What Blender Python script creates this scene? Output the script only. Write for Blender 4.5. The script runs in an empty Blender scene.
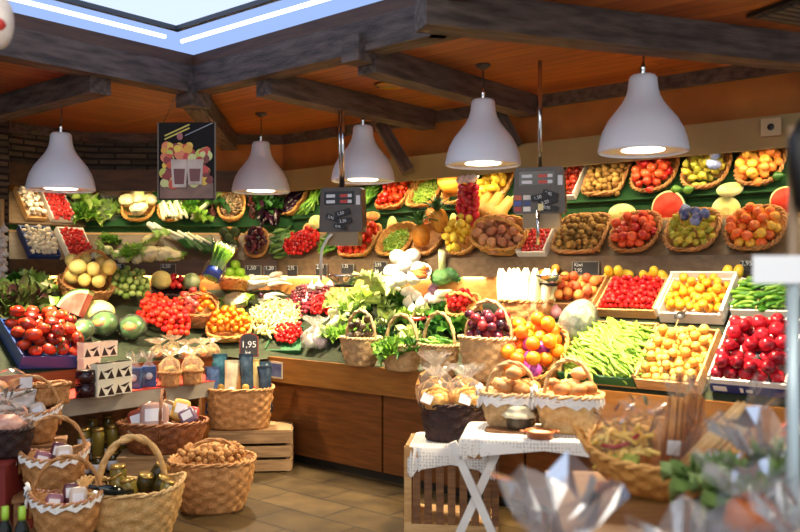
EXPO=0.1; WORLD=.85; STRIP=10.5; UNDER=2.6; LAMPW=54; LAMPGLOW=8; SKY=1.0; FILL=38
import bpy, math, random
from mathutils import Vector, Matrix, noise as mn
random.seed(7)
R=random.Random(11)
PI=math.pi
COL=bpy.context.scene.collection
F=834.0; EYE=1.6
# ------------------------------------------------------------ plan of the shop
KX,KY=-1.1,7.1
UX,UY=.766,-.643
VX,VY=-.643,-.766
def W(u,v,z=0.): return Vector((KX+u*UX+v*VX, KY+u*UY+v*VY, z))
def UV(p): 
    dx,dy=p[0]-KX,p[1]-KY
    return dx*UX+dy*UY, dx*VX+dy*VY
def at(px,py,Y): return Vector(((px-400)/F*Y, Y, EYE-(py-270)*Y/F))
def on(px,py,z):
    Y=(EYE-z)*F/(py-270); return at(px,py,Y)
ANG=math.atan2(UY,UX)
def zf(u,v):
    if u>(2.42 if v>-.36 else 2.0): return .86+.82*max(0,-v)
    s=max(0,(-u-.45)/1.25,(-v-.3)/.6)
    if u<0.3: s=max(s,(-u-v-.3)/1.40) if (u<0) else max(s,(-v-.3)/1.40)
    return .86+.56*min(1,s)
def inreg(u,v):
    if u+v<-1.70 or v<-.85 or u<-2.15 or (v>1.2 and u<-1.98): return False
    if v>.12 and u>-.45: return False
    if v>0 and u>0: return False
    return True
def hit(px,py):
    d=Vector(((px-400)/F,1,-(py-270)/F)); Y=3.5
    while Y<9.2:
        p=d*Y; z=EYE+p.z; u,v=UV(p)
        if inreg(u,v) and z<=zf(u,v): return Vector((p.x,p.y,zf(u,v)))
        Y+=.01
    return Vector((d.x*7,7,EYE+d.z*7))
def frame(o,x,z):
    z=z.normalized(); x=(x-z*x.dot(z)).normalized(); y=z.cross(x)
    return Matrix(((x.x,y.x,z.x,o.x),(x.y,y.y,z.y,o.y),(x.z,y.z,z.z,o.z),(0,0,0,1)))
def hfr(x0,y0,x1,y1):
    cx,cy=(x0+x1)/2,(y0+y1)/2
    l,r,t,b,c=hit(x0,cy),hit(x1,cy),hit(cx,y0),hit(cx,y1),hit(cx,cy)
    X=r-l; Y=t-b; Z=X.cross(Y)
    if Z.z<0: Z=-Z
    Z=Z.normalized()
    uu,vv=UV(c)
    if uu>(2.42 if vv>-.36 else 2.0): X2=Vector((UX,UY,0)); Z=Vector((VX,VY,0))*.82+Vector((0,0,1)); return frame(c,X2,Z),abs(X.dot(X2))/2,Y.length/2
    if Z.z<.62: Z=(Z+Vector((0,0,.5))).normalized()
    return frame(c,X,Z),X.length/2,Y.length/2
def up(p,rz=0,s=1): return Matrix.Translation(p)@Matrix.Rotation(rz,4,'Z')@Matrix.Scale(s,4)
def tiltface(p,rz=0,rx=0): return Matrix.Translation(p)@Matrix.Rotation(rz,4,'Z')@Matrix.Rotation(rx,4,'X')
# ------------------------------------------------------------ mesh builder
class MB:
    def __init__(s): s.v=[];s.f=[]
    def add(s,vs,fs,M=None):
        b=len(s.v)
        s.v+= [tuple(M@Vector(p)) for p in vs] if M else [tuple(p) for p in vs]
        s.f+=[tuple(b+i for i in f) for f in fs]; return s
    def box(s,x0,x1,y0,y1,z0,z1,M=None):
        return s.add([(x0,y0,z0),(x1,y0,z0),(x1,y1,z0),(x0,y1,z0),(x0,y0,z1),(x1,y0,z1),(x1,y1,z1),(x0,y1,z1)],
          [(0,3,2,1),(4,5,6,7),(0,1,5,4),(1,2,6,5),(2,3,7,6),(3,0,4,7)],M)
    def prism(s,poly,z0,z1,M=None):
        n=len(poly)
        return s.add([(x,y,z0) for x,y in poly]+[(x,y,z1) for x,y in poly],
          [tuple(range(n-1,-1,-1)),tuple(range(n,2*n))]+[(i,(i+1)%n,n+(i+1)%n,n+i) for i in range(n)],M)
    def lathe(s,prof,seg=12,rib=None,M=None,cap=True):
        vs=[];fs=[];n=len(prof)
        for j,(r,z) in enumerate(prof):
            for i in range(seg):
                a=2*PI*i/seg; k=1 if rib is None else rib(a,j/(n-1))
                vs.append((r*k*math.cos(a),r*k*math.sin(a),z))
        for j in range(n-1):
            for i in range(seg):
                a,b=j*seg+i,j*seg+(i+1)%seg; fs.append((a,b,b+seg,a+seg))
        if cap: fs.append(tuple(range(seg-1,-1,-1))); fs.append(tuple((n-1)*seg+i for i in range(seg)))
        return s.add(vs,fs,M)
    def tube(s,path,rad,seg=6,M=None,closed=False):
        n=len(path); path=[Vector(p) for p in path]; vs=[];fs=[]; ref=None
        for j,p in enumerate(path):
            if closed: t=path[(j+1)%n]-path[j-1]
            else: t=path[min(j+1,n-1)]-path[max(j-1,0)]
            t=t.normalized() if t.length>1e-9 else Vector((0,0,1))
            if ref is None: ref=Vector((0,0,1)) if abs(t.z)<.9 else Vector((1,0,0))
            x=(ref-t*ref.dot(t)).normalized(); ref=x; y=t.cross(x)
            r=rad[j] if isinstance(rad,(list,tuple)) else rad
            for i in range(seg):
                a=2*PI*i/seg; vs.append(p+x*(r*math.cos(a))+y*(r*math.sin(a)))
        m=n if closed else n-1
        for j in range(m):
            k=(j+1)%n
            for i in range(seg):
                fs.append((j*seg+i,j*seg+(i+1)%seg,k*seg+(i+1)%seg,k*seg+i))
        if not closed: fs.append(tuple(range(seg-1,-1,-1))); fs.append(tuple((n-1)*seg+i for i in range(seg)))
        return s.add(vs,fs,M)
    def ball(s,c,r,seg=10,M=None,sz=1,fn=None):
        n=max(4,seg*2//3); vs=[];fs=[]
        for j in range(n+1):
            t=-PI/2+PI*j/n
            for i in range(seg):
                a=2*PI*i/seg; d=Vector((math.cos(t)*math.cos(a),math.cos(t)*math.sin(a),math.sin(t)))
                k=r*(fn(d) if fn else 1)
                vs.append((c[0]+d.x*k,c[1]+d.y*k,c[2]+d.z*k*sz))
        for j in range(n):
            for i in range(seg):
                a,b=j*seg+i,j*seg+(i+1)%seg; fs.append((a,b,b+seg,a+seg))
        return s.add(vs,fs,M)
    def grid(s,fn,nu,nv,M=None):
        vs=[fn(i/nu,j/nv) for j in range(nv+1) for i in range(nu+1)]
        fs=[(j*(nu+1)+i,j*(nu+1)+i+1,(j+1)*(nu+1)+i+1,(j+1)*(nu+1)+i) for j in range(nv) for i in range(nu)]
        return s.add(vs,fs,M)
    def me(s,name,smooth=True):
        m=bpy.data.meshes.new(name); m.from_pydata(s.v,[],s.f)
        if smooth: m.polygons.foreach_set('use_smooth',[True]*len(m.polygons))
        m.update(); return m
# ------------------------------------------------------------ materials
def srgb(c):
    if isinstance(c,str):
        c=[int(c[i:i+2],16)/255 for i in (0,2,4)]
    return tuple((x/12.92 if x<=.04045 else ((x+.055)/1.055)**2.4) for x in c)+(1,)
MATS={}
def mat(name,c1,c2=None,scale=8,rough=.5,rnd=0,bump=0,bscale=40,metal=0,spec=.5,stretch=None,emit=0,trans=0,lo=.35,hi=.65,coat=0):
    if name in MATS: return MATS[name]
    m=bpy.data.materials.new(name); m.use_nodes=True; N=m.node_tree.nodes; L=m.node_tree.links
    b=N['Principled BSDF']; b.inputs['Roughness'].default_value=rough; b.inputs['Metallic'].default_value=metal
    b.inputs['Specular IOR Level'].default_value=spec; b.inputs['Coat Weight'].default_value=coat
    b.inputs['Base Color'].default_value=srgb(c1)
    if c2 is not None or bump:
        tc=N.new('ShaderNodeTexCoord'); mp=N.new('ShaderNodeMapping'); L.new(tc.outputs['Object'],mp.inputs[0])
        if stretch: mp.inputs['Scale'].default_value=stretch
    if c2 is not None:
        nz=N.new('ShaderNodeTexNoise'); nz.inputs['Scale'].default_value=scale; nz.inputs['Detail'].default_value=3
        L.new(mp.outputs[0],nz.inputs['Vector']); src=nz.outputs['Fac']
        if rnd:
            oi=N.new('ShaderNodeObjectInfo'); ma=N.new('ShaderNodeMath'); ma.operation='MULTIPLY_ADD'
            L.new(oi.outputs['Random'],ma.inputs[0]); ma.inputs[1].default_value=rnd
            mb=N.new('ShaderNodeMath'); mb.operation='SUBTRACT'; L.new(src,mb.inputs[0]); mb.inputs[1].default_value=rnd/2
            L.new(mb.outputs[0],ma.inputs[2]); src=ma.outputs[0]
            if c2 is not None:
                pass
        cr=N.new('ShaderNodeValToRGB'); cr.color_ramp.elements[0].position=lo; cr.color_ramp.elements[1].position=hi
        cr.color_ramp.elements[0].color=srgb(c1); cr.color_ramp.elements[1].color=srgb(c2)
        L.new(src,cr.inputs[0]); L.new(cr.outputs[0],b.inputs['Base Color'])
    if bump:
        n2=N.new('ShaderNodeTexNoise'); n2.inputs['Scale'].default_value=bscale; L.new(mp.outputs[0],n2.inputs['Vector'])
        bp=N.new('ShaderNodeBump'); bp.inputs['Strength'].default_value=bump; bp.inputs['Distance'].default_value=.02
        L.new(n2.outputs['Fac'],bp.inputs['Height']); L.new(bp.outputs[0],b.inputs['Normal'])
    if emit:
        b.inputs['Emission Color'].default_value=srgb(c1); b.inputs['Emission Strength'].default_value=emit
    if trans: b.inputs['Transmission Weight'].default_value=trans
    MATS[name]=m; return m
def plankmat(name,c1,c2,cm,bw,bh,mortar=.006,rough=.45,grain=(2,40,40),bump=.3,offs=.5,vert=False):
    m=bpy.data.materials.new(name); m.use_nodes=True; N=m.node_tree.nodes; L=m.node_tree.links
    b=N['Principled BSDF']; b.inputs['Roughness'].default_value=rough
    tc=N.new('ShaderNodeTexCoord'); br=N.new('ShaderNodeTexBrick'); vec=tc.outputs['Object']
    if vert:
        sx=N.new('ShaderNodeSeparateXYZ'); L.new(vec,sx.inputs[0]); ad=N.new('ShaderNodeMath'); L.new(sx.outputs[0],ad.inputs[0]); L.new(sx.outputs[1],ad.inputs[1]); cb=N.new('ShaderNodeCombineXYZ'); L.new(ad.outputs[0],cb.inputs[0]); L.new(sx.outputs[2],cb.inputs[1]); vec=cb.outputs[0]
    L.new(vec,br.inputs['Vector'])
    br.inputs['Scale'].default_value=1; br.inputs['Brick Width'].default_value=bw; br.inputs['Row Height'].default_value=bh
    br.inputs['Mortar Size'].default_value=mortar; br.offset=offs
    br.inputs['Color1'].default_value=srgb(c1); br.inputs['Color2'].default_value=srgb(c2); br.inputs['Mortar'].default_value=srgb(cm)
    mp=N.new('ShaderNodeMapping'); mp.inputs['Scale'].default_value=grain; L.new(tc.outputs['Object'],mp.inputs[0])
    nz=N.new('ShaderNodeTexNoise'); nz.inputs['Scale'].default_value=1; nz.inputs['Detail'].default_value=5; L.new(mp.outputs[0],nz.inputs['Vector'])
    cr=N.new('ShaderNodeValToRGB'); cr.color_ramp.elements[0].position=.3; cr.color_ramp.elements[1].position=.7
    cr.color_ramp.elements[0].color=(.45,.42,.4,1); cr.color_ramp.elements[1].color=(1.25,1.2,1.15,1); L.new(nz.outputs['Fac'],cr.inputs[0])
    mx=N.new('ShaderNodeMix'); mx.data_type='RGBA'; mx.blend_type='MULTIPLY'; mx.inputs[0].default_value=.8
    L.new(br.outputs['Color'],mx.inputs[6]); L.new(cr.outputs[0],mx.inputs[7]); L.new(mx.outputs[2],b.inputs['Base Color'])
    bp=N.new('ShaderNodeBump'); bp.inputs['Strength'].default_value=bump; bp.inputs['Distance'].default_value=.01; bp.invert=True
    L.new(br.outputs['Fac'],bp.inputs['Height']); L.new(bp.outputs[0],b.inputs['Normal'])
    MATS[name]=m; return m
def filmmat(name,tint='ffffff',gl=.35,diff=.12,rough=.12):
    m=bpy.data.materials.new(name); m.use_nodes=True; N=m.node_tree.nodes; L=m.node_tree.links
    N.remove(N['Principled BSDF']); out=N['Material Output']
    t=N.new('ShaderNodeBsdfTransparent'); g=N.new('ShaderNodeBsdfGlossy'); g.inputs['Roughness'].default_value=rough
    d=N.new('ShaderNodeBsdfDiffuse'); d.inputs[0].default_value=srgb(tint); tr=N.new('ShaderNodeBsdfTranslucent'); tr.inputs[0].default_value=srgb(tint)
    lw=N.new('ShaderNodeLayerWeight'); lw.inputs['Blend'].default_value=gl
    m1=N.new('ShaderNodeMixShader'); L.new(lw.outputs['Fresnel'],m1.inputs[0]); L.new(t.outputs[0],m1.inputs[1]); L.new(g.outputs[0],m1.inputs[2])
    a=N.new('ShaderNodeMixShader'); a.inputs[0].default_value=.5; L.new(d.outputs[0],a.inputs[1]); L.new(tr.outputs[0],a.inputs[2])
    m2=N.new('ShaderNodeMixShader'); m2.inputs[0].default_value=diff; L.new(m1.outputs[0],m2.inputs[1]); L.new(a.outputs[0],m2.inputs[2])
    L.new(m2.outputs[0],out.inputs['Surface']); MATS[name]=m; return m
# ------------------------------------------------------------ objects
def obj(name,me,m,parent=None,M=None,label=None):
    o=bpy.data.objects.new(name,me); COL.objects.link(o)
    if m is not None and hasattr(me,'materials') and len(me.materials)==0: me.materials.append(m)
    if m is not None and me.materials and me.materials[0]!=m:
        o.material_slots[0].link='OBJECT'; o.material_slots[0].material=m
    if parent: o.parent=parent
    if M is not None: o.matrix_local=M
    if label: o['label']=label
    return o
def tag(o,label,cat,group=None):
    o['label']=label; o['category']=cat
    if group: o['group']=group
    return o
def thing(name,label,cat,M,group=None):
    o=bpy.data.objects.new(name,None); COL.objects.link(o); o.matrix_world=M; o.empty_display_size=.05
    return tag(o,label,cat,group)
def solo(name,me,m,label,cat,M,group=None): return tag(obj(name,me,m,None,M),label,cat,group)
def struct(name,me,m,M=None):
    o=obj(name,me,m,None,M); o['kind']='structure'; return o
def rndrot(tilt=PI):
    return Matrix.Rotation(R.uniform(0,2*PI),4,'Z')@Matrix.Rotation(R.uniform(-tilt,tilt),4,'X')@Matrix.Rotation(R.uniform(0,2*PI),4,'Z')
# a copy of a thing with its parts and their sub-parts
def dup(root,M,label=None,group=None):
    r=root.copy(); COL.objects.link(r); r.matrix_world=M
    if label: r['label']=label
    if group: r['group']=group
    for ch in list(root.children):
        c=ch.copy(); COL.objects.link(c); c.parent=r
        for g in ch.children:
            d=g.copy(); COL.objects.link(d); d.parent=c
    return r
# drop n balls of radius r into an elliptic / rectangular area of half sizes hx,hy; returns centres
def deposit(n,r,hx,hy,rect=False,dome=0,K=26,tight=1.0,zmax=None):
    if zmax is None: zmax=dome+2.75*r
    pts=[]; q_=.75 if rect else .5; ax,ay=max(hx-r*q_,.005),max(hy-r*q_,.005); st=2*r*.985; hh=st*.866
    def dm(x,y): return dome*max(0,1-.75*((x/hx)**2+(y/hy)**2)) if dome else 0
    base=[]; ny=int(ay/hh)+1; nx=int(ax/st)+2; ox,oy=R.uniform(-.3,.3)*st,R.uniform(-.2,.2)*hh
    for j in range(-ny,ny+1):
        for i in range(-nx,nx+1):
            x=(i+.5*(j%2))*st+ox+R.uniform(-.14,.14)*r; y=j*hh+oy+R.uniform(-.14,.14)*r
            ins=(abs(x)<=ax and abs(y)<=ay) if rect else (x/ax)**2+(y/ay)**2<=1.02
            if ins: base.append((x,y,r+dm(x,y)+R.uniform(0,.18)*r))
    if len(base)>n: base.sort(key=lambda p:(p[0]/hx)**2+(p[1]/hy)**2); base=base[:n]
    pts=base
    for i in range(n-len(base)):
        best=None
        for k in range(K):
            if rect: x,y=R.uniform(-ax,ax)*.9,R.uniform(-ay,ay)*.9
            else:
                a,q=R.uniform(0,2*PI),math.sqrt(R.random())*.88; x,y=ax*q*math.cos(a),ay*q*math.sin(a)
            z=r
            for (a,b,c) in pts:
                d=(x-a)**2+(y-b)**2; D=(2*r*tight)**2
                if d<D: z=max(z,c+math.sqrt(D-d))
            if best is None or z<best[2]: best=(x,y,z)
        if best[2]<zmax: pts.append(best)
    return pts
def pile(M,hx,hy,r,n,name,meshes,m,label,cat,group,rect=False,dome=0,tilt=PI,orient=None,tight=.97,base=None,sv=.06,zoff=0,K=22,drape=False,zmax=None):
    for (x,y,z) in deposit(n,r,hx,hy,rect,dome,K=K,tight=tight,zmax=zmax):
        if orient is not None:
            rot=Matrix.Rotation(orient+R.uniform(-.5,.5),4,'Z')@Matrix.Rotation(R.uniform(-.25,.25),4,'Y')@Matrix.Rotation(R.uniform(0,2*PI),4,'X')
        else: rot=rndrot(tilt)
        s=1+R.uniform(-sv,sv)
        if drape:
            q=M@Vector((x,y,0)); u,v=UV(q); T=Matrix.Translation((q.x,q.y,zf(u,v)+z*1.05+.002))@M.to_3x3().normalized().to_4x4()
        else: T=M@Matrix.Translation((x,y,z+zoff))
        ml=R.choice(meshes)
        mm=R.choice(m) if isinstance(m,(list,tuple)) else m
        if callable(ml): ml(name,label,cat,T@rot@Matrix.Scale(s,4),group)
        else: solo(name,ml,mm,label,cat,T@rot@Matrix.Scale(s,4),group)
# ------------------------------------------------------------ fruit and vegetable meshes
def nz(p,s): return mn.noise(Vector(p)*s)
def applemesh(r,seg=14,sq=.92,dim=.28):
    pr=[]
    for j in range(13):
        t=-PI/2+PI*j/12; rr=math.cos(t); z=math.sin(t)*sq
        if z>0: z-=dim*max(0,1-rr/.55)**1.2*1.0
        else: z+=.18*max(0,1-rr/.45)
        pr.append((max(rr*(1.0+.05*math.sin(t)),.004)*r,z*r))
    return MB().lathe(pr,seg).tube([(0,0,.55*r),(.02*r,0,.8*r),(.12*r,0,1.05*r)],.045*r,5).me('apple')
def tomatomesh(r,ribs=5,am=.03,sq=.82,seg=16):
    pr=[]
    for j in range(11):
        t=-PI/2+PI*j/10; rr=math.cos(t); z=math.sin(t)*sq
        if z>0: z-=.22*max(0,1-rr/.5)
        pr.append((max(rr,.004)*r,z*r))
    return MB().lathe(pr,seg,lambda a,h:1+am*math.cos(ribs*a)).me('tomato')
def ballmesh(r,sz=1,seg=10,bump=0,bs=3):
    o=R.uniform(0,50)
    return MB().ball((0,0,0),r,seg,None,sz,(lambda d:1+bump*mn.noise(d*bs+Vector((o,o,o)))) if bump else None).me('ball')
def pearmesh(r,l=1.7):
    pr=[(.004,-r)]
    for j in range(1,13):
        h=j/12; z=-r+h*(2*r*l*.72)
        w=math.sin(min(1,h*1.55)*PI/2)*(1 if h<.4 else max(0.02,1-((h-.4)/.6)**1.0*.72)) if h<.97 else .12
        pr.append((w*r,z))
    return MB().lathe(pr,11).tube([(0,0,pr[-1][1]-.01),(.05*r,0,pr[-1][1]+.35*r)],.05*r,5).me('pear')
def lemonmesh(r): 
    pr=[]
    for j in range(13):
        h=-1+2*j/12; w=math.sqrt(max(0,1-abs(h)**2.2))*1.0
        pr.append((max(w,.06 if abs(h)>.99 else .1)*r*.8,h*r*1.15))
    return MB().lathe(pr,11).me('lemon')
def podmesh(l,r,bend=.2,seg=6,n=8,tip=.25):
    ph=R.uniform(-1,1)
    path=[(l*(j/n-.5),bend*l*((j/n-.5)**2)*(1+ph*.3),.06*l*math.sin(j/n*4+ph)) for j in range(n+1)]
    rad=[r*max(tip*.4,min(1,math.sin(PI*(j+.4)/(n+.8))**.55)) for j in range(n+1)]
    return MB().tube(path,rad,seg).me('pod')
def chilimesh(l,r):
    n=9; path=[(l*(j/n-.5),.3*l*(j/n-.5)**2,.1*l*math.sin(3*j/n)) for j in range(n+1)]
    rad=[r*(.45 if j==0 else 1.0 if j<3 else max(.06,1-((j-2)/(n-2))**1.3)) for j in range(n+1)]
    return MB().tube(path,rad,7).me('chilli')
def strawmesh(r):
    pr=[(.004,-1.25*r),(.3*r,-1.05*r),(.6*r,-.6*r),(.88*r,0),(.95*r,.35*r),(.75*r,.62*r),(.2*r,.7*r),(.004,.68*r)]
    return MB().lathe(pr,9).me('strawberry')
def mushmesh(r):
    b=MB(); b.lathe([(.004,.75*r),(.4*r,.7*r),(.8*r,.42*r),(1*r,.02*r),(.92*r,-.14*r),(.36*r,-.08*r),(.32*r,-.6*r),(.3*r,-.75*r),(.004,-.78*r)][::-1],11)
    return b.me('mushroom')
def eggplantmesh(l,r):
    n=10; path=[(l*(j/n-.5),.14*l*(j/n-.5)**2*4*.5,0) for j in range(n+1)]
    rad=[r*(.15 if j==0 else [.5,.75,.85,.95,1,1,.95,.82,.6,.12][j-1]) for j in range(n+1)]
    return MB().tube(path,rad,10).me('eggplant')
def clovemesh(r):
    pr=[(.1*r,-.75*r),(.7*r,-.62*r),(1*r,-.1*r),(.8*r,.35*r),(.3*r,.75*r),(.14*r,1.25*r),(.1*r,1.6*r)]
    return MB().lathe(pr,16,lambda a,h:1+.09*abs(math.cos(4*a))-(.05)).me('garlic')
def bulbmesh(r,top=1.2):
    pr=[(.05*r,-1.1*r),(.45*r,-.95*r),(.9*r,-.45*r),(1*r,.05*r),(.8*r,.5*r),(.4*r,.85*r),(.2*r,top*r)]
    return MB().lathe(pr,12).me('bulb')
def florets(r,sq=.7,seg=30,cell=3.2,amp=.38,flat=True):
    o=R.uniform(0,30)
    def fn(d):
        q=mn.voronoi(d*cell+Vector((o,o,o)))[0][0]; q2=mn.voronoi(d*cell*3+Vector((o,o,o)))[0][0]
        return 1+amp*(.6-q)+.08*(.5-q2)
    b=MB().ball((0,0,0),r,seg,None,sq,fn); return b.me('florets')
def rosette(n,rad,h,wid,curl=.6,ruf=.12,seed=0,nu=5,nv=6,inner=0.0):
    q=random.Random(seed); b=MB()
    for i in range(n):
        a=2.399*i; k=(i+1)/n; tilt=inner+(1.25-inner)*k
        l=h*(.75+.35*k)*q.uniform(.85,1.1); w=wid*(.6+.5*k); ph=q.uniform(0,9)
        def fn(s,t):
            x=(s-.5)*w*(max(0,math.sin(PI*min(1,.12+t*.95)))**.6+.04)
            ang=tilt*.35+tilt*t*curl; 
            rr=.02*k+l*t*math.sin(ang); z=l*t*math.cos(ang)
            e=abs(s-.5)*2
            z+=ruf*wid*(e*math.sin(t*13+ph+s*5)+.5*math.sin(s*9+t*7+ph))*t + e*e*w*.25
            rr+=ruf*wid*.6*math.cos(t*11+ph)*e
            return (rr*math.cos(a)-x*math.sin(a),rr*math.sin(a)+x*math.cos(a),z)
        b.grid(fn,nu,nv)
    return b.me('leaves')
def stalks(n,l,r0,r1,spread,q,flat=.5,seg=6):
    b=MB()
    for i in range(n):
        y=q.uniform(-1,1)*spread; z=q.uniform(0,1)*spread*flat+r0; y2=y*1.5+q.uniform(-.2,.2)*spread; 
        b.tube([(-l/2+q.uniform(-.1,.06)*l,y,z),(-l*.15,y*1.1,z*1.1),(l*.2,(y+y2)/2,z*1.3),(l*q.uniform(.42,.58),y2,z*1.4)],[r0*.7,r0,(r0+r1)/2,r1*.6],seg)
    return b
def mfilm(w,h,seed,ruf=.25,nu=9,nv=9,flare=1.0,base=.35):
    # gathered cellophane bag: bulging body, pinched neck, fanned crest
    q=random.Random(seed); b=MB(); seg=14
    prof=[(base,0),(.5,.12),(.52,.35),(.4,.55),(.14,.7),(.1,.74),(.3*flare,.88),(.5*flare,1.0)]
    ph=q.uniform(0,9); vs=[];fs=[]
    for j,(r,z) in enumerate(prof):
        for i in range(seg*2):
            a=PI*i/seg; k=1+ruf*q.uniform(-1,1)*(1.4 if j>4 else .6)
            vs.append((w*r*k*math.cos(a),w*r*k*math.sin(a)*.8,h*(z+q.uniform(-.03,.03)*(2.4 if j>5 else 1))))
    for j in range(len(prof)-1):
        for i in range(seg*2):
            c,d=j*seg*2+i,j*seg*2+(i+1)%(seg*2); fs.append((c,d,d+seg*2,c+seg*2))
    b.add(vs,fs); return b.me('film',False)
# ------------------------------------------------------------ materials for produce
def fm(n,c1,c2,scale=10,rough=.35,rnd=.5,**k): return mat(n,c1,c2,scale,rough,rnd,**k)
M_apple=fm('apple red',"a8141a","d8562e",9,.28,.55); M_redapple=fm('deep red apple',"7d0a1c","c42232",8,.25,.5)
M_yapple=fm('yellow apple',"e8b23c","e0662e",7,.3,.6); M_kiwi=fm('kiwi skin',"7d5a26","b08a44",25,.75,.5)
M_tom=fm('tomato',"b8200f","e24a1e",6,.2,.6); M_rtom=fm('ribbed tomato',"7a1a10","b83a1e",5,.25,.7)
M_cherry=fm('cherry red',"b3101a","e02a22",6,.22,.5); M_straw=fm('strawberry',"b31218","e04038",40,.4,.4)
M_peach=fm('peach',"e8a04c","d8643c",5,.55,.6); M_apr=fm('apricot',"f0b23e","e88a2c",6,.5,.5); M_lemon=fm('lemon',"f2d548","e8bf30",12,.4,.4)
M_pale=fm('pale apricot',"f0c860","eaa848",6,.5,.55)
M_orange=fm('orange peel',"f09218","e86e0a",9,.4,.5,bump=.15,bscale=160); M_pear=fm('pear',"c8b640","9a9a30",14,.45,.5)
M_plum=fm('plum dark',"2a0f20","5c1a30",6,.25,.6); M_blue=fm('blue plum wrap',"2c3a78","7888b8",14,.4,.5)
M_green=fm('green pod',"3d7a1a","7aa834",8,.4,.6); M_lgreen=fm('light pod',"74a02e","a8c650",9,.45,.6); M_dgreen=fm('dark pod',"2c5a1c","5a8a30",8,.4,.6)
M_gapple=fm('green apple',"86b828","b4d850",6,.3,.4); M_melon=fm('melon skin',"f0dc84","e0bc5c",20,.5,.5,bump=.3,bscale=60)
M_aub=fm('aubergine skin',"160a14","34142a",5,.18,.4); M_pot=fm('red potato',"a86848","c88e64",14,.65,.6); M_walnut=fm('walnut shell',"a8743c","cf9c5c",30,.65,.5,bump=.6,bscale=90)
M_white=fm('white vegetable',"f2ead4","fbf7ea",10,.5,.3); M_cream=fm('cauliflower',"d8c88c","f0e4b8",14,.6,.3); M_mush=fm('mushroom',"e6d8be","f6ecd8",10,.6,.4)
M_leaf=fm('leaf green',"2f6a18","8ab83e",14,.5,.5,lo=.3,hi=.75); M_lleaf=fm('light lettuce',"86b440","d6e490",10,.5,.4); M_dleaf=fm('dark leaf',"1e4a1e","3f7a30",10,.45,.4)
M_rleaf=fm('red lettuce',"3a1a1c","5f7a34",10,.5,.4); M_broc=fm('broccoli',"2c5e30","5c8c4c",30,.7,.3); M_stem=fm('pale stem',"c6cf8e","e6e6c0",12,.5,.3)
M_pine=fm('pineapple skin',"c07a22","e0a03a",18,.55,.4,bump=.5,bscale=50); M_cal=mat('calyx',"4c6a24",rough=.6); M_chilli=fm('red chilli',"a0101a","d8302a",8,.22,.5)
M_flesh=mat('watermelon flesh',"cc2a1a","e0503a",9,.5,spec=.2); M_rind=mat('melon rind',"2f5a26","5c8a3a",5,.35); M_palerind=mat('pale rind',"ccd080","e0e0a8",8,.45)
M_hon=mat('honeydew flesh',"dcd878","ece8a4",8,.5,spec=.2); M_core=mat('melon core',"e8c668","f0dc8c",20,.5,bump=.5,bscale=60); M_pap=mat('papaya flesh',"e07434","ec9858",8,.5,spec=.2)
M_grape=fm('red grape',"4a1420","8a2a38",8,.25,.5); M_ggrape=fm('green grape',"8aa83a","c0d070",6,.3,.5); M_purple=fm('purple turnip',"8c2a78","e8d0d8",7,.35,.3)
M_squash=fm('butternut',"e8b85c","d89c40",6,.45,.4); M_dried=fm('dried chilli',"2a0c0a","5a1a12",20,.4,.4); M_garlic=fm('garlic skin',"efe6d6","d8c4c0",16,.55,.3)
M_avo=fm('avocado skin',"2a2014","4c3c22",30,.45,.5,bump=.6,bscale=80); M_endive=fm('endive',"f4f2d8","eef0b4",5,.4,.4); M_bean=fm('pale bean',"cdc070","e6dc9c",12,.5,.6); M_zuc=fm('courgette',"2e5a24","6c9440",12,.35,.5)
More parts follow.
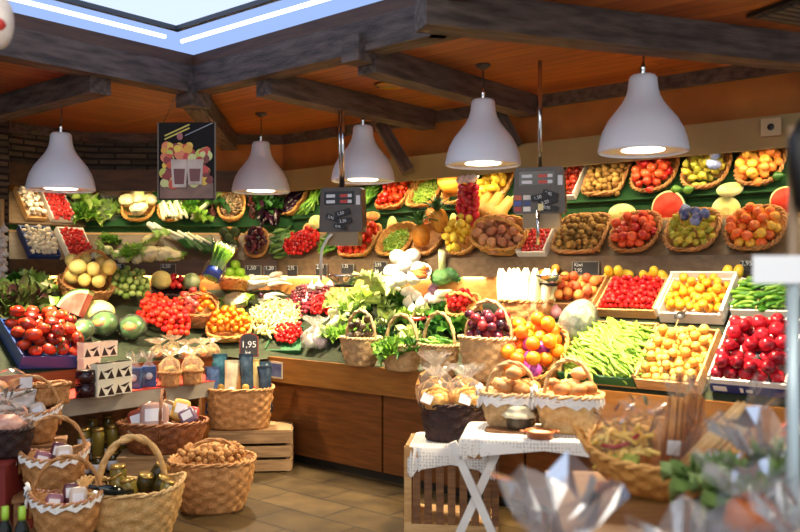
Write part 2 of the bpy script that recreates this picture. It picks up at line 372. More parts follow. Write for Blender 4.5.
# ------------------------------------------------------------ containers
def wickermat(name,c1,c2,cm):
    return mat(name,c1,c2,30,.6,.2,bump=.5,bscale=120,lo=.3,hi=.7)
K_light=wickermat('straw wicker',"c89858","e2bc80",0); K_tan=wickermat('tan wicker',"a06a34","c8935a",0); K_brown=wickermat('brown wicker',"6e3c1c","9c6234",0)
K_dark=wickermat('dark wicker',"22100e","3c1c16",0); K_pale=wickermat('pale wicker',"a88658","d2ae7c",0); K_gold=wickermat('gold wicker',"c8883c","e6b062",0)
def se(a,p): 
    c,s=math.cos(a),math.sin(a); return (math.copysign(abs(c)**(2/p),c),math.copysign(abs(s)**(2/p),s))
_bk={}
def basketmeshes(w,d,h,t=.78,p=2.6,ribs=None,rows=None,saddle=0):
    key=(round(w,2),round(d,2),round(h,2),t,p,ribs,rows,saddle)
    if key in _bk: return _bk[key]
    ribs=ribs or max(14,int((w+d)*1.6/.06)); rows=rows or max(3,int(h/.034)); seg=min(ribs*4,160); nr=rows*2; am=.009
    b=MB(); vs=[];fs=[]
    def ring(s,z,off,wv,j,top):
        for i in range(seg):
            a=2*PI*i/seg; x,y=se(a,p); k=off+(wv*math.sin(a*ribs/2*1.0*2/2+PI*(j//2%2))*(1 if j%2 else .15) if wv else 0)
            zz=z+(saddle*top*(abs(math.cos(a))**2.5) if saddle else 0)
            L=math.hypot(x,y) or 1
            vs.append((x*w/2*s+x/L*k,y*d/2*s+y/L*k,zz))
    for j in range(nr+1):
        f=j/nr; ring(t+(1-t)*math.sin(f*PI/2),h*f,0,am,j,f)
    for j in range(4):
        f=1-j/3*.93; ring(t+(1-t)*math.sin(f*PI/2),h*f,-.014,0,0,f)
    n=nr+1+4
    for j in range(n-1):
        for i in range(seg): fs.append((j*seg+i,j*seg+(i+1)%seg,(j+1)*seg+(i+1)%seg,(j+1)*seg+i))
    fs.append(tuple(range(seg-1,-1,-1))); fs.append(tuple((n-1)*seg+i for i in range(seg)))
    b.add(vs,fs); body=b.me('basket_body')
    r=MB(); m=72
    for ph in (0,PI):
        pts=[]
        for i in range(m):
            a=2*PI*i/m; x,y=se(a,p); q=a*14+ph; L=math.hypot(x,y) or 1
            pts.append((x*(w/2)+x/L*.009*math.cos(q),y*(d/2)+y/L*.009*math.cos(q),h+.004+.009*math.sin(q)+(saddle*abs(math.cos(a))**2.5 if saddle else 0)))
        r.tube(pts,.0085,5,closed=True)
    _bk[key]=(body,r.me('basket_rim')); return _bk[key]
def handlemesh(w,h,hh,thick=.011,lean=0):
    b=MB(); n=26
    for ph in (0,PI):
        pts=[]
        for i in range(n+1):
            a=PI*i/n; q=i*.9+ph
            pts.append((-w/2*math.cos(a)*.97,thick*.8*math.cos(q)+lean*math.sin(a),h*.55+(hh-h*.55)*abs(math.sin(a))**.75+thick*.6*math.sin(q)))
        b.tube(pts,thick,6)
    return b.me('basket_handle')
def basket(M,w,d,h,m,label,group=None,t=.78,p=2.6,handle=None,hthick=.011,hm=None,hrot=0,name='wicker_basket',saddle=0,cat='basket',lean=0):
    o=thing(name,label,cat,M,group); a,b=basketmeshes(w,d,h,t,p,saddle=saddle)
    obj('basket_body',a,m,o); obj('basket_rim',b,m,o)
    if handle: obj('handle',handlemesh(w if hrot==0 else d,h,handle,hthick,lean),hm or m,o,Matrix.Rotation(hrot,4,'Z'))
    return o
M_wood=mat('crate wood',"b88850","d8ae74",6,.6,.3,stretch=(1,8,8),lo=.3,hi=.7); M_dwood=mat('dark crate wood',"6a4428","8c6038",6,.6,.2,stretch=(1,8,8))
M_card=mat('white cardboard',"ece6dc",rough=.6); M_bluecrate=mat('blue plastic',"24407e",rough=.35); M_greencrate=mat('green cardboard',"1e5a30",rough=.5); M_navy=mat('navy cardboard',"2a3470",rough=.5)
M_inside=mat('tissue lining',"f4efe8",rough=.7); M_black=mat('black plastic',"141414",rough=.4)
def crate(M,w,d,h,m,label,group=None,th=.012,front=None,name='produce_crate',liner=None):
    o=thing(name,label,'crate',M,group)
    obj('base_panel',MB().box(-w/2,w/2,-d/2,d/2,0,th).me('panel',0),m,o)
    obj('side_panel',MB().box(-w/2,w/2,-d/2,-d/2+th,th,h).me('panel',0),front or m,o)
    obj('side_panel',MB().box(-w/2,w/2,d/2-th,d/2,th,h).me('panel',0),m,o)
    obj('end_panel',MB().box(-w/2,-w/2+th,-d/2+th,d/2-th,th,h+.015).me('panel',0),m,o)
    obj('end_panel',MB().box(w/2-th,w/2,-d/2+th,d/2-th,th,h+.015).me('panel',0),m,o)
    return o
# ------------------------------------------------------------ camera, render look, world
cam=bpy.data.cameras.new('camera'); co=bpy.data.objects.new('camera',cam); COL.objects.link(co)
cam.lens=36*F/800; cam.sensor_width=36; cam.shift_y=4/800; co.location=(0,0,EYE); co.rotation_euler=(PI/2,0,0)
cam.dof.use_dof=True; cam.dof.focus_distance=6.3; cam.dof.aperture_fstop=1.5
SC_=bpy.context.scene; SC_.camera=co
SC_.view_settings.view_transform='Standard'; SC_.view_settings.look='None'; SC_.view_settings.gamma=1; SC_.view_settings.exposure=EXPO
w=bpy.data.worlds.new('world'); SC_.world=w; w.use_nodes=True
N_=w.node_tree.nodes; L_=w.node_tree.links
# daylight comes in through the open shop front behind the photographer, the rest is dim warm interior
tc_=N_.new('ShaderNodeTexCoord'); sx_=N_.new('ShaderNodeSeparateXYZ'); L_.new(tc_.outputs['Generated'],sx_.inputs[0]); mr_=N_.new('ShaderNodeMapRange'); mr_.inputs[1].default_value=.1; mr_.inputs[2].default_value=-.7; L_.new(sx_.outputs[1],mr_.inputs[0])
mx_=N_.new('ShaderNodeMix'); mx_.data_type='RGBA'; L_.new(mr_.outputs[0],mx_.inputs[0]); mx_.inputs[6].default_value=(.20,.15,.11,1); mx_.inputs[7].default_value=(.80,.86,.96,1); L_.new(mx_.outputs[2],N_['Background'].inputs[0]); N_['Background'].inputs[1].default_value=WORLD
SC_.cycles.max_bounces=6; SC_.cycles.transparent_max_bounces=24; SC_.cycles.use_denoising=True
SC_.cycles.sample_clamp_indirect=4
# ------------------------------------------------------------ sections of the wall shelving
SEC={'R':((-.85,-.85),(1,0),(0,-1),6.3),'C':((-2.15,.44),(.7105,-.7037),(-.7037,-.7105),1.83),'L':((-2.15,1.24),(0,-1),(-1,0),.80)}
def S(sec,t,b,z):
    o,d,k,l=SEC[sec]; return W(o[0]+d[0]*t+k[0]*b,o[1]+d[1]*t+k[1]*b,z)
def tpx(sec,px,b):
    p=S(sec,0,b,0); q=S(sec,1,b,0)-p; r=(px-400)/F
    return (r*p.y-p.x)/(q.x-r*q.y)
def secaxes(sec):
    o,d,k,l=SEC[sec]; X=W(d[0],d[1])-W(0,0); B=W(k[0],k[1])-W(0,0); return X.normalized(),B.normalized()
T1Z=1.70; T1B=0.0; T1S=.36; SL=math.radians(50)
T2B=.30; T2Z={'R':2.13,'C':2.05,'L':2.05}; T2S=.42
def tierM(sec,tier,t):
    X,B=secaxes(sec); z=T1Z if tier==1 else T2Z[sec]; b=T1B if tier==1 else T2B
    Y=B*math.cos(SL)+Vector((0,0,math.sin(SL)))
    return frame(S(sec,t,b,z+.012),X,X.cross(Y))
def secquad(sec,b0,z0,b1,z1,ext=0):
    o,d,k,l=SEC[sec]; e0=.0;e1=.0
    a0=.414*b0; a1=.414*b1
    t0a=-a0 if sec in 'RC' else 0; t0b=-a1 if sec in 'RC' else 0
    t1a=l+a0 if sec in 'CL' else l; t1b=l+a1 if sec in 'CL' else l
    return [S(sec,t0a,b0,z0),S(sec,t1a,b0,z0),S(sec,t1b,b1,z1),S(sec,t0b,b1,z1)]
def slab(sec,b0,z0,b1,z1,th):
    q=secquad(sec,b0,z0,b1,z1); n=(q[1]-q[0]).cross(q[3]-q[0]).normalized()*th
    return MB().add(q+[p-n for p in q],[(0,1,2,3),(7,6,5,4),(0,4,5,1),(1,5,6,2),(2,6,7,3),(3,7,4,0)])
M_orange_wall=mat('ochre plaster',"9c5a1c","b4702c",2.5,.8,bump=.1,bscale=30)
M_grass=mat('artificial grass',"0a3a14","165822",120,.8,bump=.8,bscale=200); M_shelf=mat('pale shelf board',"c8a06a","d8b47c",3,.5,stretch=(1,10,10))
M_rail=mat('grey brown rail',"5c4a36","705c46",3,.45,stretch=(1,8,8)); M_fasc=mat('olive fascia',"8a764e","9c885c",2,.6); M_dfasc=mat('dark fascia',"3e2a18","54381e",3,.55,stretch=(1,8,8))
M_board=mat('honey board',"c88440","dc9c54",3,.45,stretch=(1,9,9)); M_beam=mat('dark beam',"3a2e29","62524a",4,.75,stretch=(1,6,6),bump=.5,bscale=25)
M_ceil=plankmat('pine planks',"904a18","aa6428","40220e",3.2,.115,.004); M_stone=plankmat('slate stone',"3a342c","5c5040","14110e",.34,.06,.012,.8,(9,9,40),1.0,vert=True)
M_floor=plankmat('slate tiles',"43361f","55452a","1e170e",.62,.31,.008,.38,(5,6,5),.25); M_counter=mat('counter wood',"5a300f","71411a",4,.4,stretch=(1,1,9)); M_counter2=mat('counter edge wood',"80501e","966228",4,.35,stretch=(1,1,9))
names={'R':'right','C':'corner','L':'left'}
for s_ in 'RCL':
    o=thing('produce_shelf',{'R':'long two-tier produce shelf on the right wall with green turf between tiers','C':'two-tier produce shelf across the corner holding cauliflower and celery','L':'short two-tier shelf by the stone wall holding mushrooms and strawberries'}[s_],'shelf',Matrix())
    obj('lower_board',slab(s_,-.02,T1Z,T1S*math.cos(SL),T1Z+T1S*math.sin(SL),.015).me('b',0),M_rail,o)
    zl=T1Z+T1S*math.sin(SL)
    obj('ledge',slab(s_,T1S*math.cos(SL)-.02,zl,T2B+.01,zl,.02).me('b',0),M_shelf,o)
    obj('riser',slab(s_,T2B+.005,zl,T2B+.0051,T2Z[s_]-.02,.01).me('b',0),M_grass,o,label='green artificial turf riser')
    obj('upper_board',slab(s_,T2B-.03,T2Z[s_]-.005,T2B+T2S*math.cos(SL),T2Z[s_]+T2S*math.sin(SL),.015).me('b',0),M_grass if s_!='L' else M_rail,o)
    obj('rail',slab(s_,-.03,1.545,-.0301,1.70,.015).me('b',0),M_rail if s_=='R' else M_dfasc,o)
    obj('back_board',slab(s_,.0,1.25,.001,1.55,.02).me('b',0),M_board,o)
    if s_=='C':
        for nm,ta,tb,mm in (('stone',-.05,1.12,M_stone),('ochre',1.12,1.87,M_orange_wall)):
            pq=[S('C',ta,.10,0),S('C',tb,.10,0),S('C',tb,.15,0),S('C',ta,.15,0)]; struct('wall_corner_'+nm,MB().prism([(p.x,p.y) for p in pq],2.4,2.97).me('w',0),mm)
    else: struct('wall_'+names[s_]+'_upper',slab(s_,.10,2.40,.101,2.97,.05).me('w',0),M_orange_wall if s_=='R' else M_stone)
    struct('trim_'+names[s_],slab(s_,.02,2.375,.021,2.58,.02).me('w',0),M_fasc if s_=='R' else M_dfasc)
    struct('trim_'+names[s_]+'_top',slab(s_,.02,2.585,.13,2.585,.02).me('w',0),M_fasc if s_=='R' else M_dfasc)
    struct('trim_'+names[s_]+'_ceiling',slab(s_,.04,2.86,.041,2.95,.06).me('w',0),M_beam)
    struct('wall_'+names[s_],slab(s_,.70,0,.701,2.97,.1).me('w',0),M_orange_wall)
    # warm strip lamps behind the fascia
    o_,d_,k_,l_=SEC[s_]
    n=max(1,round(l_/1.3))
    for i in range(n):
        t=(i+.5)*l_/n
        la=bpy.data.lights.new('shelf_strip_light','AREA'); la.shape='RECTANGLE'; la.size=l_/n*.95; la.size_y=.06; la.energy=STRIP*l_/n; la.color=(1,.78,.45)
        lo=bpy.data.objects.new('shelf_strip_light',la); COL.objects.link(lo)
        X,B=secaxes(s_); Zd=-(B*.55+Vector((0,0,-1))*.83).normalized()
        lo.matrix_world=frame(S(s_,t,.045,2.395),X,Zd)
        la=bpy.data.lights.new('under_shelf_light','AREA'); la.shape='RECTANGLE'; la.size=l_/n*.9; la.size_y=.02; la.energy=UNDER*l_/n; la.color=(1,.82,.54)
        lo=bpy.data.objects.new('under_shelf_light',la); COL.objects.link(lo); lo.matrix_world=frame(S(s_,t,-.015,1.54),X,Vector((0,0,1))-B*.55)
struct('wall_stone_pier',MB().box(-2.65,-2.10,1.25,6.5,0,2.97).me('w',0),M_stone,Matrix(((UX,VX,0,KX),(UY,VY,0,KY),(0,0,1,0),(0,0,0,1))))
UVM=Matrix(((UX,VX,0,KX),(UY,VY,0,KY),(0,0,1,0),(0,0,0,1)))
# floor and ceiling
struct('floor',MB().box(-3.5,6.5,-2.6,9,-.05,0).me('floor',0),M_floor,UVM)
def ceilpoly(name,pts,M):
    Mi=M.inverted(); b=MB(); b.prism([tuple((Mi@Vector((x,y,0)))[:2]) for x,y in pts],2.95,3.02); return struct(name,b.me('ceil',0),M_ceil,M)
E1=Vector((-1.53,6.21,0)); E2=Vector((.21,4.68,0)); EB=Vector((2.9,5.62,0)); u3=Vector((VX,VY,0)); u1=Vector((UX,UY,0))
e1,e2,eb=E1,E2,EB
VUM=Matrix(((VX,-UX,0,KX),(VY,-UY,0,KY),(0,0,1,0),(0,0,0,1)))
b3end=E1+u3*6
cL=S('L',0,.7,0)+Vector((VX,VY,0))*5; cc=S('L',.8+.3,.75,0); cr=S('R',-.35,.75,0); rend=S('R',6.3,.75,0)
ceilpoly('ceiling_left',[(b3end.x,b3end.y),(E1.x,E1.y),(cc.x,cc.y),(cL.x,cL.y)][::-1],VUM)
ceilpoly('ceiling_corner',[(E1.x,E1.y),(cr.x,cr.y),(cc.x,cc.y)],UVM)
ceilpoly('ceiling_right',[(E1.x,E1.y),(E2.x,E2.y),(EB.x,EB.y),(rend.x,rend.y),(cr.x,cr.y)],UVM)
ceilpoly('ceiling_near',[(E2.x,E2.y),(E2.x+.3,E2.y-3),(4.5,1.5),(rend.x,rend.y),(EB.x,EB.y)],UVM)
def bar(a,b,w,z0,z1,name='',m=None,ext=0):
    d=(b-a); L=d.length; d.normalize(); M=frame(Vector((a.x,a.y,0)),d,Vector((0,0,1)))
    return struct(name,MB().box(-ext,L+ext,-w/2,w/2,z0,z1).me('beam',0),M_beam,M)
inn=Vector((VX+UX*0,VY,0))
bar(E1,E2+u1*.25,.16,2.90,3.09,'beam_skylight_right',ext=.04); bar(E1,E1+u3*5,.16,2.90,3.09,'beam_skylight_left',ext=.04)
bar(Vector((.10,4.05,0)),Vector((2.70,4.98,0)),.16,2.775,2.955,'beam_ridge')
M_dbrown=mat('dark brown board',"4a2e1c","5e3c24",4,.6,stretch=(1,8,8))
def bar2(a,b,w,z0,z1,name): 
    o=bar(a,b,w,z0,z1,name); o.data.materials[0]=M_dbrown; return o
bar2(E1,E2,.06,3.09,3.20,'trim_skylight_right'); bar2(E1,E1+u3*5,.06,3.09,3.20,'trim_skylight_left'); bar2(E2,E2+Vector((.3,-3,0)),.1,2.9,3.2,'trim_skylight_end')
def rafter(a,dirv,L,name='rafter',z0=2.79): return bar(a,a+dirv*L,.15,z0,2.95,name)
rafter(Vector((-2.02,5.63,0)),-u1,1.75,'beam_rafter_left'); X_,B_=secaxes('C')
rafter(E1,B_,2.1,'beam_rafter_corner'); rafter(Vector((-.93,5.69,0)),-u3,1.82,'beam_rafter_middle'); rafter(Vector((-.2,5.05,0)),-u3,1.86,'beam_rafter_right')
def strut(a,b,r,name):
    d=(b-a); M=frame(a,d,Vector((0,-1,.2))); return struct(name,MB().box(0,d.length,-r,r,-r,r).me('beam',0),M_beam,M)
strut(at(380,124,7.15),at(407,163,6.92),.05,'beam_strut_middle'); strut(at(497,112,6.55),at(516,140,6.4),.05,'beam_strut_right')
bl=MB().box(-.09,.09,-.09,.09,2.80,3.09); struct('beam_corner_block',bl.me('b',0),M_beam,Matrix.Translation((E1.x,E1.y-.03,0))@Matrix.Rotation(ANG,4,'Z'))
bl=MB().box(-.07,.07,-.09,.09,2.84,3.0); struct('beam_bracket',bl.me('b',0),M_beam,Matrix.Translation((-.24,5.02,0))@Matrix.Rotation(ANG,4,'Z'))
# skylight: lit panel with dark glazing bar and two tubes
def emis(name,c,s):
    m=bpy.data.materials.new(name); m.use_nodes=True; N=m.node_tree.nodes; N.remove(N['Principled BSDF']); e=N.new('ShaderNodeEmission'); e.inputs[0].default_value=c; e.inputs[1].default_value=s
    m.node_tree.links.new(e.outputs[0],N['Material Output'].inputs[0]); return m
M_sky=emis('skylight glass',(.36,.52,.95,1),SKY); M_skyin=emis('skylight inner glass',(.62,.74,1.0,1),SKY*1.2); M_tube=emis('tube',(.85,.95,1,1),SKY*3)
sky=thing('window_skylight','','',Matrix()); 
for k_ in ('label','category'): del sky[k_]
sky['kind']='structure'
A=E1; P=lambda a,b:A+u1*a+u3*b
def quad(a0,b0,a1,b1,z,th=.01):
    p=[P(a0,b0),P(a1,b0),P(a1,b1),P(a0,b1)]; return MB().add([(x.x,x.y,z) for x in p]+[(x.x,x.y,z+th) for x in p],[(3,2,1,0),(4,5,6,7),(0,1,5,4),(1,2,6,5),(2,3,7,6),(3,0,4,7)])
g=.50
bb=MB()
for (a0,b0,a1,b1) in ((-.02,-.02,2.7,g),(-.02,g,g,5)): 
    q_=quad(a0,b0,a1,b1,3.19); bb.add(q_.v,q_.f)
obj('pane',bb.me('pane',0),M_sky,sky); obj('pane',quad(g,g,2.7,5,3.20).me('pane',0),M_skyin,sky)
bb=MB()
for (a0,b0,a1,b1) in ((g,g,2.7,g+.035),(g,g,g+.035,5)):
    q_=quad(a0,b0,a1,b1,3.17,.03); bb.add(q_.v,q_.f)
obj('glazing_bar',bb.me('bar',0),mat('glazing bar',"3a424e",rough=.5),sky)
bb=MB()
for p0,p1 in ((P(.35,.36),P(2.5,.36)),(P(.36,.5),P(.36,4.5))): bb.tube([(p0.x,p0.y,3.165),(p1.x,p1.y,3.165)],.014,8)
obj('tube_lamp',bb.me('tube'),M_tube,sky)
# ------------------------------------------------------------ counters
fs=MB()
nU,nV=110,80
idx={}
u0,u1_,v0,v1_=-2.2,5.0,-.9,3.4
NU=144;NV=86
def ok(u,v): 
    if v>1.2 and u<-2.06: return False
    return u+v>=-1.76 and v>=-.88 and (not(v>.13 and u>-.44)) and not(v>.02 and u>.02)
def vid(i,j):
    if (i,j) not in idx:
        u=u0+i*.05;v=v0+j*.05; idx[i,j]=len(fs.v); p=W(u,v,zf(u,v)-.012); fs.v.append(tuple(p))
    return idx[i,j]
for i in range(NU):
    for j in range(NV):
        u=u0+(i+.5)*.05; v=v0+(j+.5)*.05
        if ok(u,v): fs.f.append((vid(i,j),vid(i+1,j),vid(i+1,j+1),vid(i,j+1)))
ct=thing('display_counter','long brown wooden produce counter running from the corner along the right wall','counter',Matrix())
obj('sloped_top',fs.me('top'),mat('display liner',"1c2412","2c3618",30,.85),ct)
def uvbox(u0,u1,v0,v1,z0,z1): 
    return MB().box(u0,u1,v0,v1,z0,z1,UVM).me('b',0)
obj('front_board',uvbox(0,5,.0,.03,.66,.865),M_counter2,ct)
for k in range(4): obj('front_panel',uvbox(k*1.25+.01 if k else -.02,k*1.25+1.24,-.04,-.015,.07,.665),M_counter,ct)
obj('plinth',uvbox(0,5,-.08,-.05,0,.08),M_black,ct)
obj('side_panel',uvbox(-.47,-.45,.12,3.3,.0,.86),M_counter,ct)
ls=thing('stepped_shelf','grey edged low shelf topped with red cloth in front of the tomatoes','shelf',Matrix())
obj('shelf_board',uvbox(-.44,.02,.40,3.3,.60,.715),mat('grey shelf edge',"8a8478","a09a8c",5,.5),ls)
obj('red_cloth',uvbox(-.435,.022,.41,3.3,.716,.722),mat('red cloth',"a8281c","c03826",8,.7),ls)
obj('lower_board',uvbox(-.43,.22,.95,2.15,.12,.15),M_dwood,ls)
obj('back_panel',uvbox(-.44,-.42,.4,3.3,0,.6),M_dwood,ls)
# ------------------------------------------------------------ pendant lamps
M_shade=mat('lamp shade paint',"e2e4f0",rough=.35); M_chrome=mat('chrome',"d8d8d8",rough=.15,metal=1); M_cord=mat('cord',"3a3634",rough=.6); M_lampw=mat('lamp inside white',"e8e4dc",rough=.5)
M_glow=emis('lamp glow',(1,.88,.66,1),LAMPGLOW)
sp=[(.248,0),(.250,.008),(.246,.03),(.238,.07),(.222,.12),(.19,.18),(.15,.23),(.115,.275),(.094,.315),(.084,.35),(.080,.385),(.077,.415),(.066,.43),(.01,.435)]
bb=MB(); full=sp+[(p[0]-.006 if p[0]>.02 else .004,p[1]-.004) for p in sp[::-1]]
bb.lathe(full,40,cap=False); ME_shade=bb.me('lamp_shade')
ME_ring=MB().lathe([(.118,.012),(.242,.012),(.242,.02),(.118,.02),(.118,.012)],40,cap=False).me('lamp_ring'); ME_disc=MB().lathe([(.001,.008),(.117,.008),(.117,.02),(.001,.02)],32).me('lamp_disc')
ME_fin=MB().lathe([(.012,.43),(.016,.44),(.012,.46),(.018,.47),(.008,.50),(.003,.51)],12).me('finial')
def lamp(px,py,wpx,label):
    Y=F*.5/wpx; p=at(px,py,Y); o=thing('pendant_lamp',label,'lamp',Matrix.Translation(p),'pendant lamps over the counters')
    obj('lamp_shade',ME_shade,M_shade,o); obj('diffuser_ring',ME_ring,M_lampw,o); obj('bulb_disc',ME_disc,M_glow,o); obj('finial',ME_fin,M_chrome,o)
    H=2.95-p.z
    obj('cord',MB().tube([(0,0,.5),(.004,0,H*.7),(0,0,H)],.005,6).me('cord'),M_cord,o)
    obj('ceiling_rose',MB().lathe([(.05,H),(.05,H-.01),(.02,H-.03),(.004,H-.035)][::-1],16).me('rose'),M_lampw if px<100 else M_cord,o)
    la=bpy.data.lights.new('pendant_bulb','AREA'); la.shape='DISK'; la.size=.22; la.energy=LAMPW; la.color=(1,.80,.52); la.spread=math.radians(125)
    lo=bpy.data.objects.new('pendant_bulb',la); COL.objects.link(lo); lo.location=p+Vector((0,0,.003))
lamp(61,190,66,'white bell pendant lamp at the far left above the mushrooms'); lamp(261,192,58,'white bell pendant lamp just right of the hanging poster'); lamp(363,181,64,'white bell pendant lamp above the left hanging scale')
lamp(483,165,76,'white bell pendant lamp left of the right hanging scale'); lamp(643,152,89,'largest white bell pendant lamp, above kiwis and red apples')
# ceiling fittings
o=thing('recessed_ceiling_lamp','round brass recessed ceiling lamp between the rafters above the third pendant lamp','lamp',Matrix.Translation(on(390,85,2.945)))
obj('trim_ring',MB().lathe([(.07,0),(.11,0),(.11,-.012),(.07,-.02),(.07,0)],28).me('ring'),mat('brass',"b8923c",rough=.3,metal=.8),o); obj('lens',MB().lathe([(.001,-.004),(.07,-.004),(.07,0),(.001,0)],24).me('lens'),mat('lamp lens',"d8c890",rough=.2),o)
o=thing('ceiling_vent','dark slatted ceiling vent at the top right','vent',Matrix.Translation(on(806,8,2.945))@Matrix.Rotation(.4,4,'Z'))
obj('vent_frame',MB().box(-.2,.2,-.2,.2,-.02,0).me('f',0),M_black,o)
for k in range(6): obj('slat',MB().box(-.17,.17,-.16+k*.055,-.125+k*.055,-.035,-.02).me('f',0),mat('vent slat',"4a4038",rough=.5),o)
o=thing('wall_socket','small beige wall socket on the fascia at the upper right','socket',frame(S('R',tpx('R',772,-.005),-.012,2.505),secaxes('R')[0],-secaxes('R')[1]))
obj('plate',MB().box(-.06,.06,-.055,.055,0,.02).me('p',0),mat('beige plastic',"b09a78",rough=.4),o); obj('socket_hole',MB().lathe([(.001,.02),(.022,.02),(.02,.024),(.001,.024)],16).me('h'),M_black,o)
# ------------------------------------------------------------ meshes for piles
A4=[applemesh(.040),applemesh(.043)]; A3=[applemesh(.037)]
KIWI=[ballmesh(.0235,1.2,9,.05,3),ballmesh(.0225,1.2,9,.05,3)]; A5=[applemesh(.0335),applemesh(.035)]
PEARS=[pearmesh(.031),pearmesh(.029)]; WRAPS=[ballmesh(.036,.9,9,.35,5)]
TOMS=[tomatomesh(.036,5,.03),tomatomesh(.034,4,.02)]; CHER=[ballmesh(.020,1,8)]; CHT=[ballmesh(.0215,1,8),tomatomesh(.022,5,.02,.9,9)]
STRAW=[strawmesh(.021),strawmesh(.019)]; MUSH=[mushmesh(.027),mushmesh(.024)]; BEANS=[podmesh(.15,.0085),podmesh(.13,.008,.3),podmesh(.14,.0085,-.2)]
PEPS=[chilimesh(.12,.014),chilimesh(.10,.013)]; POTS=[ballmesh(.040,1.1,10,.3,1.6),ballmesh(.036,1.25,10,.3,1.6),ballmesh(.043,.95,10,.3,1.6)]
EGGS=[eggplantmesh(.20,.032),eggplantmesh(.18,.028)]; PLUMS=[ballmesh(.027,1.12,9),ballmesh(.025,1.05,9)]
LEMS=[lemonmesh(.040),lemonmesh(.037)]; PEACH=[applemesh(.034,12,.95,.15)]; APR=[applemesh(.029,11,.96,.15)]; MAND=[applemesh(.030,12,.86,.12)]
COURG=[podmesh(.15,.017,.1,7,8,.4)]; PEAS=[podmesh(.075,.0085,.25),podmesh(.065,.0085,-.2)]; ASP=[MB().tube([(-.15,0,0),(.05,.004,0),(.11,.003,0),(.135,.004,0),(.155,.005,0)],[.0075,.0075,.009,.007,.001],6).me('spear')]
# ---- containers on the tiers
def tierbox(sec,tier,x0,x1,kind,km,lbl,depth=.06,slen=None,inset=.042,handle=None):
    bb=T1B if tier==1 else T2B
    t0,t1=tpx(sec,x0,bb+.1),tpx(sec,x1,bb+.1); w=t1-t0-inset; s=(slen or (T1S+.03 if tier==1 else T2S))-.02
    M=tierM(sec,tier,(t0+t1)/2)@Matrix.Translation((0,s/2-(.02 if tier==1 else 0),0))
    if kind=='wick': basket(M,w,s,depth,km,lbl,t=.86,p=4.5,name='display_basket',handle=handle)
    elif kind=='round': basket(M,w,s,depth,km,lbl,t=.8,p=2.6,name='display_basket',handle=handle)
    elif kind=='crate': crate(M,w,s,depth,km,lbl)
    elif kind=='white': crate(M,w,s,depth,M_card,lbl,front=M_card)
    elif kind=='blue': crate(M,w,s,depth,M_bluecrate,lbl)
    return M,w/2,s/2
def tierpile(sec,tier,x0,x1,kind,km,blbl,n,name,meshes,m,lbl,cat,grp,r,depth=.06,dome=.03,rect=None,tilt=PI,orient=None,slen=None,fill=None,tight=.97):
    M,hx,hy=tierbox(sec,tier,x0,x1,kind,km,blbl,depth,slen)
    fl=depth*.18 if fill is None else fill
    pile(M@Matrix.Translation((0,-.015,fl)),hx*.97,hy*.97,r,n,name,meshes,m,lbl,cat,grp,rect=(kind in('crate','white','blue','wick')) if rect is None else rect,dome=dome,tilt=tilt,orient=orient,tight=tight)
    return M,hx,hy
TP=tierpile
# right wall, lower tier
TP('R',1,524,557,'white',M_card,'shallow white fruit tray at the left end of the kiwis on the lower shelf',48,'strawberry',STRAW,M_straw,'red strawberry in the white tray between potatoes and kiwis on the lower shelf','strawberry','strawberries in the white tray',.021)
TP('R',1,557,611,'wick',K_tan,'flat wicker tray of kiwis on the lower right shelf',125,'kiwi',KIWI,M_kiwi,'brown kiwi in the lower wicker tray left of the red apples','kiwi','kiwis on the lower shelf',.024)
TP('R',1,612,664,'round',K_tan,'round wicker basket of red apples on the lower right shelf',62,'apple',A5,M_apple,'red apple in the round lower basket below the half watermelon','apple','red apples on the lower shelf',.034,dome=.035)
M,hx,hy=TP('R',1,666,724,'round',K_tan,'round wicker basket of pears and wrapped plums on the lower right shelf',50,'pear',PEARS,M_pear,'green yellow pear in the lower basket left of the mottled apples','pear','pears on the lower shelf',.032,dome=.035)
for k in range(7): 
    x,y=(-.05+R.uniform(-.04,.03),.06+R.uniform(-.03,.06)) if k<3 else (.1+R.uniform(-.06,.04),R.uniform(-.05,.07))
    solo('wrapped_plum',WRAPS[0],M_blue,'blue wrapped plum among the pears in the lower basket','fruit',M@Matrix.Translation((x,y,.15+.01*k))@rndrot(),'blue wrapped plums in the lower basket')
TP('R',1,726,790,'round',K_tan,'round wicker basket of mottled yellow and red apples on the lower right shelf',62,'apple',A5,M_yapple,'mottled yellow and red apple in the lower basket at the far right','apple','mottled apples on the lower shelf',.035,dome=.035)
# right wall, upper tier
TP('R',2,562,585,'white',M_card,'white tray of small red tomatoes beside the right hanging scale',54,'cherry_tomato',CHT,M_rtom,'small red tomato in the white upper tray beside the right hanging scale','tomato','small tomatoes in the white upper tray',.022)
TP('R',2,586,630,'wick',K_tan,'flat wicker tray of kiwis on the upper right shelf',125,'kiwi',KIWI,M_kiwi,'brown kiwi in the upper wicker tray under the largest lamp','kiwi','kiwis on the upper shelf',.024)
TP('R',2,632,680,'round',K_tan,'round wicker basket of red apples on the upper right shelf',62,'apple',A5,M_apple,'red apple in the upper basket above the half watermelon','apple','red apples on the upper shelf',.034,dome=.035)
M,hx,hy=TP('R',2,682,733,'round',K_tan,'round wicker basket of pears and wrapped plums on the upper right shelf',50,'pear',PEARS,M_pear,'green yellow pear in the upper basket beside the golden apples','pear','pears on the upper shelf',.032,dome=.035)
for k in range(7):
    solo('wrapped_plum',WRAPS[0],M_blue,'blue wrapped plum among the pears in the upper basket','fruit',M@Matrix.Translation((.08+R.uniform(-.05,.05),R.uniform(-.12,.12) if k<5 else -.12,.15+.008*k))@rndrot(),'blue wrapped plums in the upper basket')
TP('R',2,735,788,'round',K_tan,'round wicker basket of golden apples on the upper right shelf',62,'apple',A5,fm('golden apple',"e8b84a","e8883c",6,.3,.6),'golden apple in the upper basket under the wall socket','apple','golden apples on the upper shelf',.035,dome=.035)
